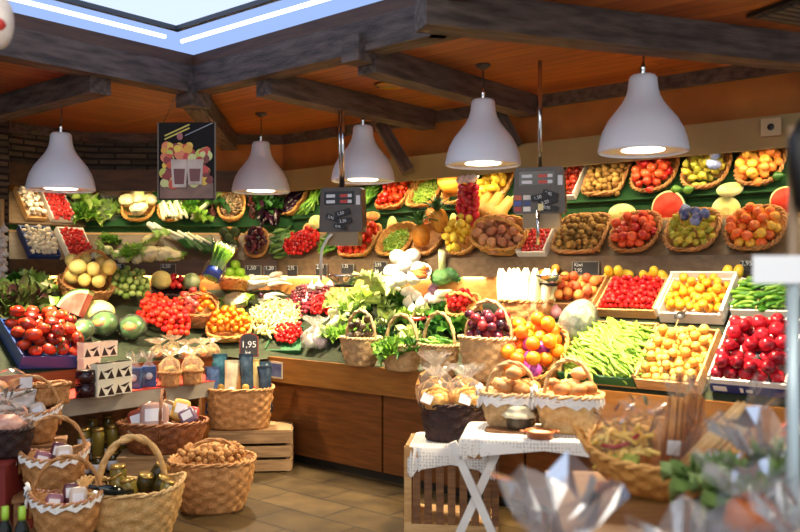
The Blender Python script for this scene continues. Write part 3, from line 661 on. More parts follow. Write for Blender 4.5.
# centre, lower tier (right wall left part)
TP('R',1,289,323,None,None,'',84,'cherry_pepper',CHT,M_cherry,'bright red cherry pepper heaped on the lower shelf left of the green beans','pepper','red cherry peppers on the lower shelf',.021,depth=.03,dome=.10,rect=False)
TP('R',1,324,351,None,None,'',70,'green_chilli',PEPS,M_green,'long green chilli heaped on the lower shelf behind the curved steel rod','chilli','green chillies on the lower shelf',.0155,depth=.03,dome=.10,orient=.6,rect=False)
TP('R',1,346,380,'wick',K_gold,'wicker tray of red tomatoes below the left hanging scale',40,'tomato',TOMS,M_tom,'red tomato in the lower tray just right of the left hanging scale','tomato','tomatoes in the lower tray',.036,dome=.04)
TP('R',1,381,417,'round',K_gold,'flat wicker basket of small green pea pods on the lower shelf',95,'pea_pod',PEAS,M_lgreen,'light green pea pod in the flat basket left of the pineapples','pea pod','pea pods in the flat basket',.0125,dome=.04)
M,hx,hy=tierbox('R',1,418,446,'round',K_tan,'small wicker basket holding pineapples on the lower shelf',.06)
def pineapple(M,label):
    o=thing('pineapple',label,'pineapple',M)
    pr=[(.01,-.1),(.05,-.095),(.072,-.04),(.075,.02),(.066,.07),(.045,.098),(.01,.1)]
    b=MB(); vs=[]
    prof=[(pr[0][0],pr[0][1])]
    n=18
    def rad(z):
        for a,b_ in zip(pr,pr[1:]):
            if a[1]<=z<=b_[1]: return a[0]+(b_[0]-a[0])*(z-a[1])/(b_[1]-a[1])
        return .01
    P=[(rad(-.1+.2*j/n),-.1+.2*j/n) for j in range(n+1)]
    b.lathe(P,32,lambda a,h:1+.045*math.cos(8*a+h*22)*math.cos(8*a-h*22))
    obj('fruit_body',b.me('pine'),M_pine,o); obj('leaf_crown',crownmesh(),M_dleaf,o)
_cr=[]
def crownmesh():
    if not _cr:
        m=rosette(22,.05,.15,.028,.7,.02,3,2,4); m.transform(Matrix.Translation((0,0,.085))); _cr.append(m)
    return _cr[0]
pineapple(M@Matrix.Translation((-.03,-.03,.13))@Matrix.Rotation(.15,4,'Y')@Matrix.Rotation(-.5,4,'X'),'orange pineapple lying lower left in the small basket')
pineapple(M@Matrix.Translation((.10,.12,.14))@Matrix.Rotation(.1,4,'Y')@Matrix.Rotation(-.4,4,'X'),'second pineapple leaning behind the first, below the papaya half')
TP('R',1,452,484,'round',K_gold,'low wicker basket of yellow quinces on the lower shelf',34,'quince',LEMS,M_lemon,'yellow quince in the low basket left of the red potatoes','quince','quinces on the lower shelf',.037,dome=.1)
# red potatoes in a big tipped basket
t=tpx('R',503,.08); M=frame(S('R',t,.10,1.80),secaxes('R')[0],(Vector((-.35,-.75,.62))))
basket(M,.46,.34,.16,K_gold,'big tipped straw basket of red potatoes with a tall handle',handle=.34,t=.7,hthick=.010)
pile(M@Matrix.Translation((0,-.02,.07)),.21,.155,.040,48,'potato',POTS,M_pot,'red brown potato in the big tipped straw basket','potato','red potatoes in the tipped basket',dome=.04)
# centre, upper tier
TP('R',2,284,304,'wick',K_gold,'gold wicker basket of aubergines near the corner of the upper shelf',16,'aubergine',EGGS,M_aub,'glossy black aubergine in the gold corner basket on the upper shelf','aubergine','aubergines in the gold corner basket',.033,orient=1.2)
TP('R',2,305,326,None,None,'',42,'asparagus_spear',ASP,M_green,'green asparagus spear on the upper shelf left of the hanging scale','asparagus','asparagus on the upper shelf',.0105,depth=.02,orient=1.57,dome=.06,rect=True)
TP('R',2,358,383,None,None,'',75,'green_bean',BEANS,M_green,'long green bean on the upper shelf right of the left hanging scale','bean','green beans on the upper shelf',.0125,depth=.03,orient=1.3,dome=.08,rect=True)
TP('R',2,382,412,'wick',K_gold,'wicker tray of bright red tomatoes on the upper shelf',56,'tomato',[tomatomesh(.030,5,.02)],M_tom,'bright red tomato in the upper tray between green beans and pale beans','tomato','tomatoes in the upper tray',.030,dome=.035)
TP('R',2,412,443,'wick',K_gold,'wicker tray of pale green beans on the upper shelf',110,'pea_pod',PEAS,M_lgreen,'pale green pod in the upper tray right of the bright red tomatoes','pea pod','pale pods in the upper tray',.0125,dome=.035)
M,hx,hy=tierbox('R',2,445,474,'round',K_gold,'round wicker basket holding a cut orange pumpkin behind the garland',.06)
solo('pumpkin',MB().lathe([(.01,-.09),(.1,-.08),(.15,-.01),(.14,.06),(.08,.095),(.01,.08)],40,lambda a,h:1+.05*abs(math.cos(5*a))).me('pumpkin'),fm('pumpkin',"e08a1c","f0a838",5,.45,.3),'orange pumpkin in the round basket behind the tomato garland','pumpkin',M@Matrix.Translation((0,.02,.14)))
TP('R',2,480,513,'round',K_gold,'round wicker basket of lemons high on the upper shelf',26,'lemon',LEMS,M_lemon,'yellow lemon in the basket left of the right hanging scale','lemon','lemons on the upper shelf',.04,dome=.035)
def butternut(M,label):
    b=MB().lathe([(.01,-.13),(.05,-.125),(.075,-.08),(.07,-.03),(.048,.02),(.044,.09),(.04,.12),(.012,.13)],16)
    o=thing('butternut_squash',label,'squash',M); obj('flesh_body',b.me('squash'),M_squash,o); obj('stalk',MB().tube([(0,0,.125),(.005,0,.15)],.012,6).me('stalk'),M_stem,o)
for k,(px,py,a) in enumerate(((483,204,.25),(493,206,.35),(502,210,.5))):
    t=tpx('R',px,.22); butternut(tiltface(S('R',t,.22,EYE-(py-270)*S('R',t,.22,0).y/F),ANG)@Matrix.Rotation(a,4,'Y')@Matrix.Rotation(-.5,4,'X'),['leftmost butternut squash of three under the lemons','middle butternut squash of three under the lemons','rightmost butternut squash of three, nearest the scale'][k])
# corner shelf, lower tier
def heads(sec,tier,pts,fn):
    for i,(px,py,args) in enumerate(pts):
        b0=T1B if tier==1 else T2B; z0=T1Z if tier==1 else T2Z[sec]; best=None
        for q in range(0,26):
            b=b0-.02+q*.01; t=tpx(sec,px,b); Y=S(sec,t,b,0).y; e=abs(EYE-(py-270)*Y/F-(z0+(b-b0)*math.tan(SL))-.06)
            if best is None or e<best[0]: best=(e,b,t,Y)
        _,b,t,Y=best
        fn(S(sec,t,b,EYE-(py-270)*Y/F),*args)
LET=[rosette(26,.1,.17,.15,.9,.16,s_,5,7) for s_ in (1,2,3)]
FLO=[florets(.085),florets(.08)]
def lettuce(p,label,m=None,s=1.,rx=-.4,rz=0,cat='lettuce',name='lettuce',i=0): solo(name,LET[i%3],m or M_leaf,label,cat,tiltface(p,rz,rx*-1)@Matrix.Translation((0,0,-.06*s))@Matrix.Scale(s,4))
def cauli(p,label,s=1.,leaves=True,m=None,name='cauliflower',cat='cauliflower'):
    M=tiltface(p,R.uniform(-1,1),.5)@Matrix.Scale(s,4); o=thing(name,label,cat,M)
    obj('florets',R.choice(FLO),m or M_cream,o)
    if leaves: obj('outer_leaves',leafcup(),M_lleaf,o,Matrix.Translation((0,0,-.07)))
_lc=[]
def leafcup():
    if not _lc: _lc.append(rosette(9,.06,.14,.13,.55,.08,5,5,6,.95))
    return _lc[0]
heads('C',1,[(138,259,('small cauliflower in front of the frilly lettuces on the lower corner shelf',.75,False)),(124,259,('small cauliflower between the fennel bulbs and frilly lettuce',.7,False))],cauli)
def bulbs(p,label,name,cat,n=1,m=None,r=.05,rx=1.1,rz=0,grn=True):
    M=tiltface(p,rz,rx); o=thing(name,label,cat,M); obj('bulb',bulbmesh(r),m or M_endive,o)
    if grn: obj('leaf_stalks',stalks(4,.16,.012,.006,.02,R).me('stalks'),M_lleaf,o,Matrix.Translation((0,0,r+.05))@Matrix.Rotation(-PI/2,4,'Y'))
heads('C',1,[(98,254,('white fennel bulb at the left end of the lower corner shelf','fennel','fennel',1,None,.055,1.2,.6)),(108,250,('white fennel bulb between two others on the lower corner shelf','fennel','fennel',1,None,.05,1.0,-.4)),(117,255,('white fennel bulb nearest the frilly lettuce on the lower corner shelf','fennel','fennel',1,None,.055,1.2,.1))],bulbs)
heads('C',1,[(130,254,('frilly green lettuce on the lower corner shelf',M_lleaf,.85)),(138,252,('frilly lettuce touching the cauliflowers on the lower corner shelf',M_lleaf,.75,-.4,2,'lettuce','lettuce',1)),(110,240,('parsley bunch behind the fennel bulbs',M_leaf,.6,-.4,1,'parsley','parsley',2))],lettuce)
heads('C',1,[(150,254,('cauliflower beside the frilly lettuce on the lower corner shelf',1.2,False)),(164,254,('cauliflower under the leek pieces on the lower corner shelf',1.2,False)),(150,241,('cauliflower at the back of the lower corner shelf',1.0)),(174,256,('small cauliflower left of the leeks on the lower corner shelf',.9))],cauli)
def leek(M,label,group=None,l=.34,r=.016,dark=True,name='leek',cat='leek'):
    o=thing(name,label,cat,M,group)
    obj('white_shaft',MB().tube([(-l*.5,0,0),(-l*.4,0,0),(0,0,.004),(l*.12,0,.006)],[r*.9,r,r*.95,r*.95],8).me('shaft'),M_endive,o)
    b=MB()
    for k in range(4):
        a=(k-1.5)*.28; b.grid(lambda s,t:((l*.1+t*l*.5)*1.0,(s-.5)*r*2.2*(1-.4*t)+a*t*l*.28,.006+.01*math.sin(t*3+k)+.012*(k%2)*t+abs(s-.5)*.012),2,5)
    obj('green_leaves',b.me('leaves'),M_dleaf if dark else M_lleaf,o)
Xc,Bc=secaxes('C'); Yc=Bc*math.cos(SL)+Vector((0,0,math.sin(SL)))
def onT(sec,tier,px,f,h=.03):
    bb=(T1B if tier==1 else T2B)+T1S*math.cos(SL)*f; t=tpx(sec,px,bb); return tierM(sec,tier,t)@Matrix.Translation((0,T1S*f,h))
for k in range(12):
    leek(onT('C',1,176+k*3.1,.62-.025*k,.05+.02*(k%3))@Matrix.Rotation(-.62+R.uniform(-.12,.12),4,'Z'),'leek with white root end in the slanting row on the lower corner shelf','leeks slanting on the lower corner shelf')
for k in range(2): leek(onT('C',1,156+k*6,.75,.13)@Matrix.Rotation(-.9+.2*k,4,'Z'),['pale celery stick lying on top of the cauliflowers','second celery stick on top of the cauliflowers'][k],None,.2,.03,False,'celery_stick','celery')
FILM=filmmat('cellophane','ffffff',.16,.05); FILMW=filmmat('milky cellophane','f4efe6',.28,.16,.2); FILMC=filmmat('cream cellophane','f2dcb4',.3,.25,.2)
o=thing('bagged_greens','clear bag of tied greens lying at the right of the leeks','bag',onT('C',1,208,.5,.1)@Matrix.Rotation(-.9,4,'Z')@Matrix.Rotation(PI/2,4,'Y'))
obj('bag_film',mfilm(.12,.26,4),FILMW,o); obj('greens',stalks(9,.2,.01,.012,.03,R).me('st'),M_leaf,o,Matrix.Translation((0,0,.1))@Matrix.Rotation(PI/2,4,'Y'))
M,hx,hy=tierbox('C',1,219,240,'round',K_gold,'small wicker basket of artichokes on the lower corner shelf',.06)
def artichoke(M,label,grp=None,s=1):
    solo('artichoke',ART,fm('artichoke',"4a5e34","8c9a5c",12,.6,.5),label,'artichoke',M@Matrix.Scale(s,4),grp)
def artmesh():
    b=MB(); b.ball((0,0,0),.038,10)
    for i in range(46):
        k=i/46; a=2.399*i; th=(1-k)*2.3+.15; r=.045
        c=Vector((math.sin(th)*math.cos(a)*r,math.sin(th)*math.sin(a)*r,math.cos(th)*r)); M=frame(c,Vector((-math.sin(a),math.cos(a),0)),Vector((math.cos(a)*math.sin(th),math.sin(a)*math.sin(th),math.cos(th)+.001)))
        b.add([(-.016,-.018,0),(.016,-.018,0),(.013,.008,.008),(0,.024,.004),(-.013,.008,.008)],[(0,1,2,3,4)],M)
    return b.me('artichoke',0)
ART=artmesh()
for k,(x,y) in enumerate(((-.06,-.08),(.05,-.07),(0,.02),(-.05,.1),(.06,.1))): artichoke(M@Matrix.Translation((x,y,.10)),'green artichoke in the small corner basket right of the bagged greens','artichokes in the corner basket')
TP('C',1,243,270,'round',K_tan,'flat basket of dark plums on the lower corner shelf',62,'plum',PLUMS,M_plum,'dark purple plum in the flat basket right of the artichokes','plum','dark plums on the lower corner shelf',.0265,dome=.10)
TP('C',1,270,296,None,None,'',44,'courgette',COURG,M_zuc,'small green courgette heaped right of the dark plums','courgette','small courgettes by the corner',.02,depth=.03,dome=.07,orient=.4,rect=False)
# corner shelf, upper tier
heads('C',2,[(78,213,('leafy green chard head left of the bagged lettuce on the upper shelf',M_leaf,1.15)),(88,216,('smaller chard head leaning on the bagged lettuce',M_leaf,1.0,-.4,1,'lettuce','lettuce',1)),(84,203,('pale chard behind the green chard heads',M_lleaf,1.2,-.4,2,'lettuce','lettuce',2))],lettuce)
b_=(T2B+.1); t=tpx('C',107,b_); p=S('C',t,b_,EYE-(224-270)*S('C',t,b_,0).y/F)
o=thing('bagged_lettuce','clear bag of pale lettuce standing on the upper corner shelf','bag',Matrix.Translation(p)@Matrix.Rotation(-.35,4,'X')); obj('bag_film',mfilm(.29,.36,9,.12,base=.48),FILMW,o)
for k,(x,z,s_) in enumerate(((-.04,.06,.85),(.05,.13,.85),(-.02,.2,.7))): obj('lettuce_head',LET[k],M_lleaf,o,Matrix.Translation((x,0,z-.05))@Matrix.Rotation(.7,4,'X')@Matrix.Scale(s_,4))
M,hx,hy=tierbox('C',2,121,157,'round',K_gold,'wicker basket of cauliflowers on the upper corner shelf',.07)
for k,(x,y,s_,l) in enumerate(((-.10,.02,1.,'left'),(.03,-.10,1.05,'front'),(.11,.03,.9,'right'),(0,.12,.9,'back'))): cauli(M@Vector((x,y,.13)),'cauliflower at the %s of the upper wicker basket'%l,s_,False)
leek(M@Matrix.Translation((.03,.06,.22))@Matrix.Rotation(-1.4,4,'Z'),'pale green celery lying over the upper cauliflowers',None,.26,.035,False,'celery_stick','celery')
M,hx,hy=tierbox('C',2,157,187,'round',K_gold,'wicker basket of white stemmed leeks on the upper corner shelf',.07)
for k in range(11): leek(M@Matrix.Translation((-.10+.021*k,-.03+R.uniform(-.02,.02),.09+.018*(k%3)))@Matrix.Rotation(1.9+R.uniform(-.15,.15),4,'Z'),'white stemmed leek in the upper basket behind the poster edge','leeks in the upper basket',.36,.017)
heads('C',2,[(188,206,('leafy green bunch right of the upper leeks',M_leaf,1.1)),(197,217,('green spinach bunch under the fennel stalks',M_leaf,.95,-.4,2,'spinach','spinach',1)),(220,208,('dark green cabbage head beside the hanging chillies',M_dleaf,1.1,-.4,2,'cabbage','cabbage',2)),(262,203,('dark green kale head above the dark aubergines',M_dleaf,1.0,-.4,2,'kale','kale',1)),(272,207,('dark kale head beside the gold aubergine basket',M_dleaf,1.0,-.4,0,'kale','kale',2))],lettuce)
solo('beetroot',ballmesh(.06,1,12,.15,2),fm('beet',"a83a3c","c86858",8,.5,.3),'reddish beetroot tucked behind the upper leeks','beetroot',onT('C',2,184,.8,.13))
for k in range(6): leek(onT('C',2,203+k*1.6,.45+.05*k,.06+.03*(k%2))@Matrix.Rotation(.95+R.uniform(-.1,.2),4,'Z'),'yellow green celery stalk fanned out left of the garlic basket','celery stalks fanned on the upper shelf',.34,.014,False,'celery_stick','celery')
M,hx,hy=tierbox('C',2,217,247,'round',K_gold,'round basket of small brown hazelnuts on the upper corner shelf',.09)
pile(M@Matrix.Translation((0,0,.05)),hx*.9,hy*.9,.016,150,'hazelnut',[ballmesh(.016,1.05,7)],fm('hazel',"7a6246","b49a74",10,.6,.6),'small brown hazelnut in the round upper corner basket','hazelnut','hazelnuts in the upper corner basket',dome=.04)
def strand(px,py,l,label,sec='C'):
    b=T2B+.08; t=tpx(sec,px,b); p=S(sec,t,b,EYE-(py-270)*S(sec,t,b,0).y/F); o=thing('dried_chilli_strand',label,'chilli strand',Matrix.Translation(p))
    obj('string',MB().tube([(0,0,0),(0,0,-l)],.004,5).me('string'),K_tan,o); pm=PEPS[0]
    for k in range(30): obj('dried_chilli',pm,M_dried,o,Matrix.Translation((R.uniform(-.02,.02),R.uniform(-.03,.01),-.03-l*k/30))@Matrix.Rotation(R.uniform(0,6.3),4,'Z')@Matrix.Rotation(1.0+R.uniform(-.3,.3),4,'Y'))
strand(213,206,.27,'strand of dried dark chillies hanging left of the hazelnut basket'); strand(252,196,.42,'longer strand of dried brown chillies hanging right of the hazelnut basket')
TP('C',2,256,284,None,None,'',22,'aubergine',EGGS,M_aub,'long dark aubergine on the upper corner shelf below the kale','aubergine','long aubergines on the upper corner shelf',.032,depth=.02,orient=1.57,rect=True,dome=.02)
# left wall crates
for tier,x0,x1,kind,lb,n,nm,ms,mm,l2,cat,g,r in ((1,20,55,'blue','blue plastic crate of white mushrooms on the lower left shelf',96,'mushroom',MUSH,M_mush,'white mushroom in the blue lower crate by the stone wall','mushroom','mushrooms in the blue crate',.026),
  (1,58,88,'white','white card tray of strawberries on the lower left shelf',90,'strawberry',STRAW,M_straw,'red strawberry in the lower tray beside the blue mushroom crate','strawberry','strawberries in the lower left tray',.021),
  (2,18,42,'crate','slatted tray of white mushrooms on the upper left shelf',84,'mushroom',MUSH,M_mush,'white mushroom in the upper tray behind the far left lamp','mushroom','mushrooms in the upper left tray',.026),
  (2,43,70,'white','white card tray of strawberries on the upper left shelf',96,'strawberry',STRAW,M_straw,'red strawberry in the upper tray half hidden by the far left lamp','strawberry','strawberries in the upper left tray',.021)):
    TP('L',tier,x0,x1,kind,M_wood,lb,n,nm,ms,mm,l2,cat,g,r,dome=.01,tilt=.5 if nm=='mushroom' else PI,fill=.04)
# ---- cut fruit standing on the ledge
def halfmelon(sec,px,py,wpx,hpx,label,kind,yaw=0,pitch=0,roll=0,name='melon_half'):
    b=T2B-.06; t=tpx(sec,px,b); Y=S(sec,t,b,0).y; p=S(sec,t,b,EYE-(py-270)*Y/F); r=wpx/2*Y/F; sz=hpx/wpx
    X,B=secaxes(sec); Mx=frame(p,X,-B)@Matrix.Rotation(yaw,4,'Y')@Matrix.Rotation(pitch,4,'X')@Matrix.Rotation(roll,4,'Z')@Matrix.Diagonal((1,sz,1,1))
    o=thing(name,label,'melon',Mx); n=8
    rd={'wm':M_rind,'hd':M_palerind,'pp':M_squash,'ye':M_melon}[kind]; fl={'wm':M_flesh,'hd':M_hon,'pp':M_pap,'ye':M_hon}[kind]
    pr=[(r*math.cos(a),-r*.62*math.sin(a)) for a in [PI/2*j/n for j in range(n+1)]][::-1]; pr[0]=(.001,pr[0][1])
    obj('rind',MB().lathe(pr,28).me('rind'),rd,o)
    obj('pale_rim',MB().lathe([(.001,.0012),(r*.985,.0012),(r*.985,-.003),(.001,-.003)],28).me('rim'),M_palerind,o)
    obj('flesh',MB().lathe([(.001,.001),(r*.9,.001),(r*.9,.003),(.001,.0035)],28).me('flesh'),fl,o)
    if kind!='wm': obj('seed_core',MB().ball((0,0,.002),r*.42,12,Matrix.Diagonal((.62 if kind!='pp' else .45,1.25,.25,1))).me('core'),M_core if kind!='pp' else fm('papaya core',"d8622c","f0905c",8,.4,.1),o)
HM=halfmelon
HM('R',622,214,29,21,'oval honeydew half with yellow core above the kiwis','hd',.1); HM('R',668,208,37,35,'round red watermelon half above the red apples','wm',-.1,0,.3)
HM('R',726,210,28,28,'round honeydew half standing right of the watermelon','hd',.2); HM('R',730,189,26,16,'honeydew half leaning on the upper pear basket','hd',.3,-.5,.2); HM('R',786,201,32,30,'red watermelon half at the far right edge behind the post','wm')
def avoc(M,label): solo('avocado',pearmesh(.04,1.5),M_dgreen,label,'avocado',M)
avoc(onT('R',2,678,-.02,.06)@Matrix.Rotation(1.5,4,'Y'),'dark green avocado lying above the watermelon half'); avoc(onT('R',2,690,-.05,.06)@Matrix.Rotation(1.3,4,'Y'),'dark green avocado lying below the upper pears'); avoc(onT('R',2,780,.1,.08)@Matrix.Rotation(1.3,4,'Y'),'dark avocado under the golden apples')
HM('C',284,236,17,13,'bright yellow melon half above the small courgettes','ye',-.2)
HM('R',316,222,15,14,'white melon wedge below the asparagus','hd',.7,-.2,.6); HM('R',309,233,13,20,'orange papaya half above the red cherry peppers','pp',.5,0,.2); HM('R',329,230,9,14,'pale melon slice beside the curved steel rod','hd',.9)
HM('R',392,228,13,24,'tall green honeydew half above the pea pods','hd',.1); HM('R',371,216,20,10,'long orange melon wedge at the right edge of the left scale','pp',.2,-.4); HM('R',368,226,15,11,'small orange melon half under the orange wedge','pp',0)
HM('R',425,229,15,26,'tall orange papaya half left of the hanging garland','pp',.1,0,.2); HM('R',431,213,17,12,'orange melon wedge above the tall papaya half','pp',.3,-.3,.4); HM('R',453,223,13,20,'pale round melon half half hidden by the garland','hd',-.3)
solo('preserve_jar',MB().lathe([(.01,-.05),(.05,-.05),(.052,.03),(.04,.045),(.04,.06),(.005,.06)],20).me('jar'),mat('red preserve',"5c1a10",rough=.15),'small jar of red preserve under the left hanging scale','jar',Matrix.Translation(S('R',tpx('R',368,T2B-.05),T2B-.05,1.965)))
# ------------------------------------------------------------ heaps on the sloping counter
def heap(x0,y0,x1,y1,n,name,meshes,m,lbl,cat,grp,r,dome=.05,rect=False,tilt=PI,orient=None,tight=.97,sink=0):
    M,hx,hy=hfr(x0,y0,x1,y1); pile(M@Matrix.Translation((0,0,.004-sink)),hx,hy,r,n,name,meshes,m,lbl,cat,grp,rect,dome,tilt,orient,tight,drape=True); return M,hx,hy
def hcrate(x0,y0,x1,y1,m,lbl,h=.08,front=None,kind='crate',group=None):
    M,hx,hy=hfr(x0,y0,x1,y1)
    M=M@Matrix.Translation((0,0,.004))
    if kind=='crate': crate(M,hx*2,hy*2,h,m,lbl,front=front)
    else: basket(M,hx*2,hy*2,h,m,lbl,t=.85,p=3,name='display_basket')
    return M,hx,hy
# right part, back row of crates
M,hx,hy=hcrate(553,284,604,311,M_wood,'wooden crate of peaches at the left of the back crate row',.07)
pile(M@Matrix.Translation((0,0,.03)),hx*.95,hy*.92,.034,60,'peach',PEACH,M_peach,'orange peach in the back row crate left of the cherries','peach','peaches in the back row crate',True)
M,hx,hy=hcrate(606,287,664,318,M_wood,'wooden crate of cherries in the back row',.07)
pile(M@Matrix.Translation((0,0,.045)),hx*.95,hy*.9,.019,190,'cherry',CHER,M_cherry,'glossy red cherry in the back row crate','cherry','cherries in the back row crate',True,dome=.02)
M,hx,hy=hcrate(668,289,731,324,M_card,'white lined crate of oranges in the back row',.08)
obj('tissue_lining',MB().box(-hx-.014,hx+.014,hy-.002,hy+.012,.05,.13).box(-hx-.014,-hx+.004,-hy,hy,.05,.12).box(hx-.004,hx+.016,-hy,hy,.05,.12).me('lin',0),M_inside,[c for c in bpy.data.objects if c.get('label')=='white lined crate of oranges in the back row'][0])
pile(M@Matrix.Translation((0,0,.045)),hx*.98,hy*.98,.031,110,'clementine',MAND,fm('clementine',"f2b43a","f0a01c",8,.4,.5),'yellow orange clementine in the white lined crate','clementine','clementines in the white lined crate',True)
M,hx,hy=hcrate(738,288,797,320,M_card,'white fronted crate of green chillies at the right end of the back row',.07)
pile(M@Matrix.Translation((0,0,.04)),hx*.95,hy*.9,.0165,135,'green_chilli',PEPS,M_green,'long green chilli in the back row crate at the far right','chilli','green chillies in the back row crate',True,orient=.3,dome=.03)
for (x0,x1,n,l) in ((608,634,14,'left'),(640,672,14,'middle'),(726,748,12,'right')):
    M,hx,hy=hfr(x0,279,x1,286); pile(M@Matrix.Translation((0,0,.02)),hx,.05,.034,n,'lemon',LEMS,M_lemon,{'left':'yellow lemon behind the cherries under the price board','middle':'yellow lemon behind the cherries beside the white lined crate','right':'yellow lemon behind the green chillies'}[l],'lemon','lemons behind the crates, '+l,True)
# front row of crates
M,hx,hy=hcrate(573,331,650,384,M_wood,'wooden crate with green card front holding flat green beans',.08,M_greencrate)
pile(M@Matrix.Translation((0,0,.05)),hx*.92,hy*.9,.0165,230,'flat_bean',[podmesh(.19,.013,.15,5),podmesh(.17,.012,-.2,5),podmesh(.2,.012,.3,5)],M_lgreen,'flat pale green bean in the front row crate','bean','flat green beans in the front crate',True,orient=-.5,dome=.06)
M,hx,hy=hcrate(648,338,713,392,M_wood,'wooden crate of pale yellow apricots in the front row',.08)
pile(M@Matrix.Translation((0,0,.04)),hx*1.0,hy*1.0,.030,140,'apricot',APR,M_pale,'pale yellow apricot in the front row crate left of the red apples','apricot','apricots in the front row crate',True)
M,hx,hy=hcrate(722,330,800,395,M_card,'white topped crate with navy print holding deep red apples',.10,M_card)
cr_=[c for c in bpy.data.objects if c.get('label')=='white topped crate with navy print holding deep red apples'][0]
obj('navy_band',MB().box(-hx,hx,-hy-.004,-hy+.001,.0,.065).me('band',0),M_navy,cr_); obj('print_patch',MB().box(-hx*.9,-hx*.55,-hy-.006,-hy-.003,.015,.05).box(-hx*.2,-hx*.12,-hy-.006,-hy-.003,.015,.05).box(-hx*.05,hx*.12,-hy-.006,-hy-.003,.02,.04).me('band',0),M_card,cr_)
pile(M@Matrix.Translation((0,0,.05)),hx*1.0,hy*1.0,.041,100,'apple',A4,M_redapple,'deep red apple in the front crate at the far right','apple','deep red apples in the front crate',True)
# chalk discs standing in the crates
M_slate=mat('slate board',"1c1c1e","2c2c30",8,.6); M_chalk=mat('chalk',"d8dcdc",rough=.8); M_tagframe=mat('tag frame',"8c867c",rough=.6)
def disc(px,py,label,r=.036):
    p=hit(px,py); Y=p.y-.16; p=at(px,py,Y); o=thing('price_disc',label,'price tag',frame(p,Vector((UX,UY,0)),Vector((VX*.6,VY*.6,.8))))
    obj('slate_disc',MB().lathe([(.001,0),(r,0),(r,.006),(.001,.006)],20).me('disc'),M_slate,o); obj('stake',MB().tube([(0,-r,.002),(0,-r-.10,-.02)],.003,5).me('stake'),M_wood,o)
    chalk(o,'1,95',.022,Matrix.Translation((-.026,-.008,.0075)))
_tx={}
def chalk(parent,text,size,M,m=None,name='lettering'):
    if (text,size) not in _tx:
        c=bpy.data.curves.new('text','FONT'); c.body=text; c.size=size; c.extrude=.0004; t=bpy.data.objects.new('text',c); COL.objects.link(t)
        bpy.context.view_layer.update(); e=t.evaluated_get(bpy.context.evaluated_depsgraph_get()); _tx[text,size]=bpy.data.meshes.new_from_object(e); bpy.data.objects.remove(t)
    return obj(name,_tx[text,size],m or M_chalk,parent,M)
disc(590,343,'round black price disc stuck in the flat green beans'); disc(666,358,'round black price disc stuck in the pale apricots'); disc(680,316,'round black price disc stuck in the clementines'); disc(757,356,'round black price disc stuck in the deep red apples'); disc(761,293,'black price disc stuck in the green chillies',.05)
# price boards on the rail
def board(sec,px,py,wpx,hpx,label,lines,sz):
    b=-.055; t=tpx(sec,px,b); Y=S(sec,t,b,0).y; p=S(sec,t,b,EYE-(py-270)*Y/F); X,B=secaxes(sec); w=wpx/2*Y/F*(1.25 if sec=='R' else 1.02); h=hpx/2*Y/F
    o=thing('price_board',label,'price board',frame(p,X,-B)); obj('frame',MB().box(-w,w,-h,h,-.012,-.004).me('f',0),M_tagframe,o); obj('slate',MB().box(-w*.92,w*.92,-h*.9,h*.9,-.004,0).me('s',0),M_slate,o)
    for i,l in enumerate(lines): chalk(o,l,sz*h,Matrix.Translation((-w*.8,h*(.25-.85*i),.001)))
BL=[('C',48,272,24,13,'largest chalk price board, under the mushrooms at the left',['Champi','4,95'],.8),('C',90,270,17,10,'chalk price board right of the melon basket handle',['2,95'],1),('C',118,269,13,10,'small chalk price board above the green grapes',['1,95'],1),('C',168,269,15,10,'chalk price board above the yellow melon in the dark tray',['2,50'],1),
('C',253,271,16,11,'chalk price board left of three in the middle, right of the green apples',['1,50'],1),('C',270,271,12,10,'smaller chalk price board second from the green apples',['1,20'],1),('R',292,271,12,11,'chalk price board below the red cherry peppers',['2,95'],1),('R',321,270,13,12,'chalk price board behind the curved steel rod',['2,50'],1),('R',347,269,14,10,'chalk price board above the steel scale bowl',['1,75'],1),('R',380,268,14,13,'chalk price board left of the white mushrooms heap',['3,95','kg'],.8),('R',585,268,24,13,'chalk price board under the lower kiwis',['Kiwi','2,95'],.8),('R',749,267,16,13,'chalk price board under the mottled apples at the right',['2,95'],1)]
for b_ in BL: board(*b_)
# ------------------------------------------------------------ centre ledge: four upright baskets and what they hold
def onledge(px,py,z=.87): return on(px,py,z)
LB=[]
def ledgebasket(px,pyb,wpx,hpx,hh,m,label,d=.8,lean=0,t=.72):
    p=on(px,pyb-3,.866); Y=p.y; w=wpx*Y/F; h=hpx*Y/F; M=Matrix.Translation(p+Vector((VX,VY,0))*(-t*w*d/2+.015))@Matrix.Rotation(ANG,4,'Z')
    basket(M,w,w*d,h,m,label,handle=hh*Y/F,t=t,p=2.4,hthick=.010,lean=lean); return M,w,h,Y
M,w,h,Y=ledgebasket(354,369,42,27,55,K_pale,'small pale wicker basket of avocados at the left of the four')
pile(M@Matrix.Translation((0,0,h*.62)),w*.44,w*.35,.040,15,'avocado',[pearmesh(.037,1.25)],M_avo,'dark brown avocado in the small pale basket','avocado','avocados in the pale basket',dome=.09,zmax=.24)
HERB=[rosette(18,.03,.11,.09,1.0,.22,s_,4,5) for s_ in (11,12)]
M,w,h,Y=ledgebasket(395,374,44,25,56,K_pale,'small pale wicker basket of leafy herbs with a tall handle')
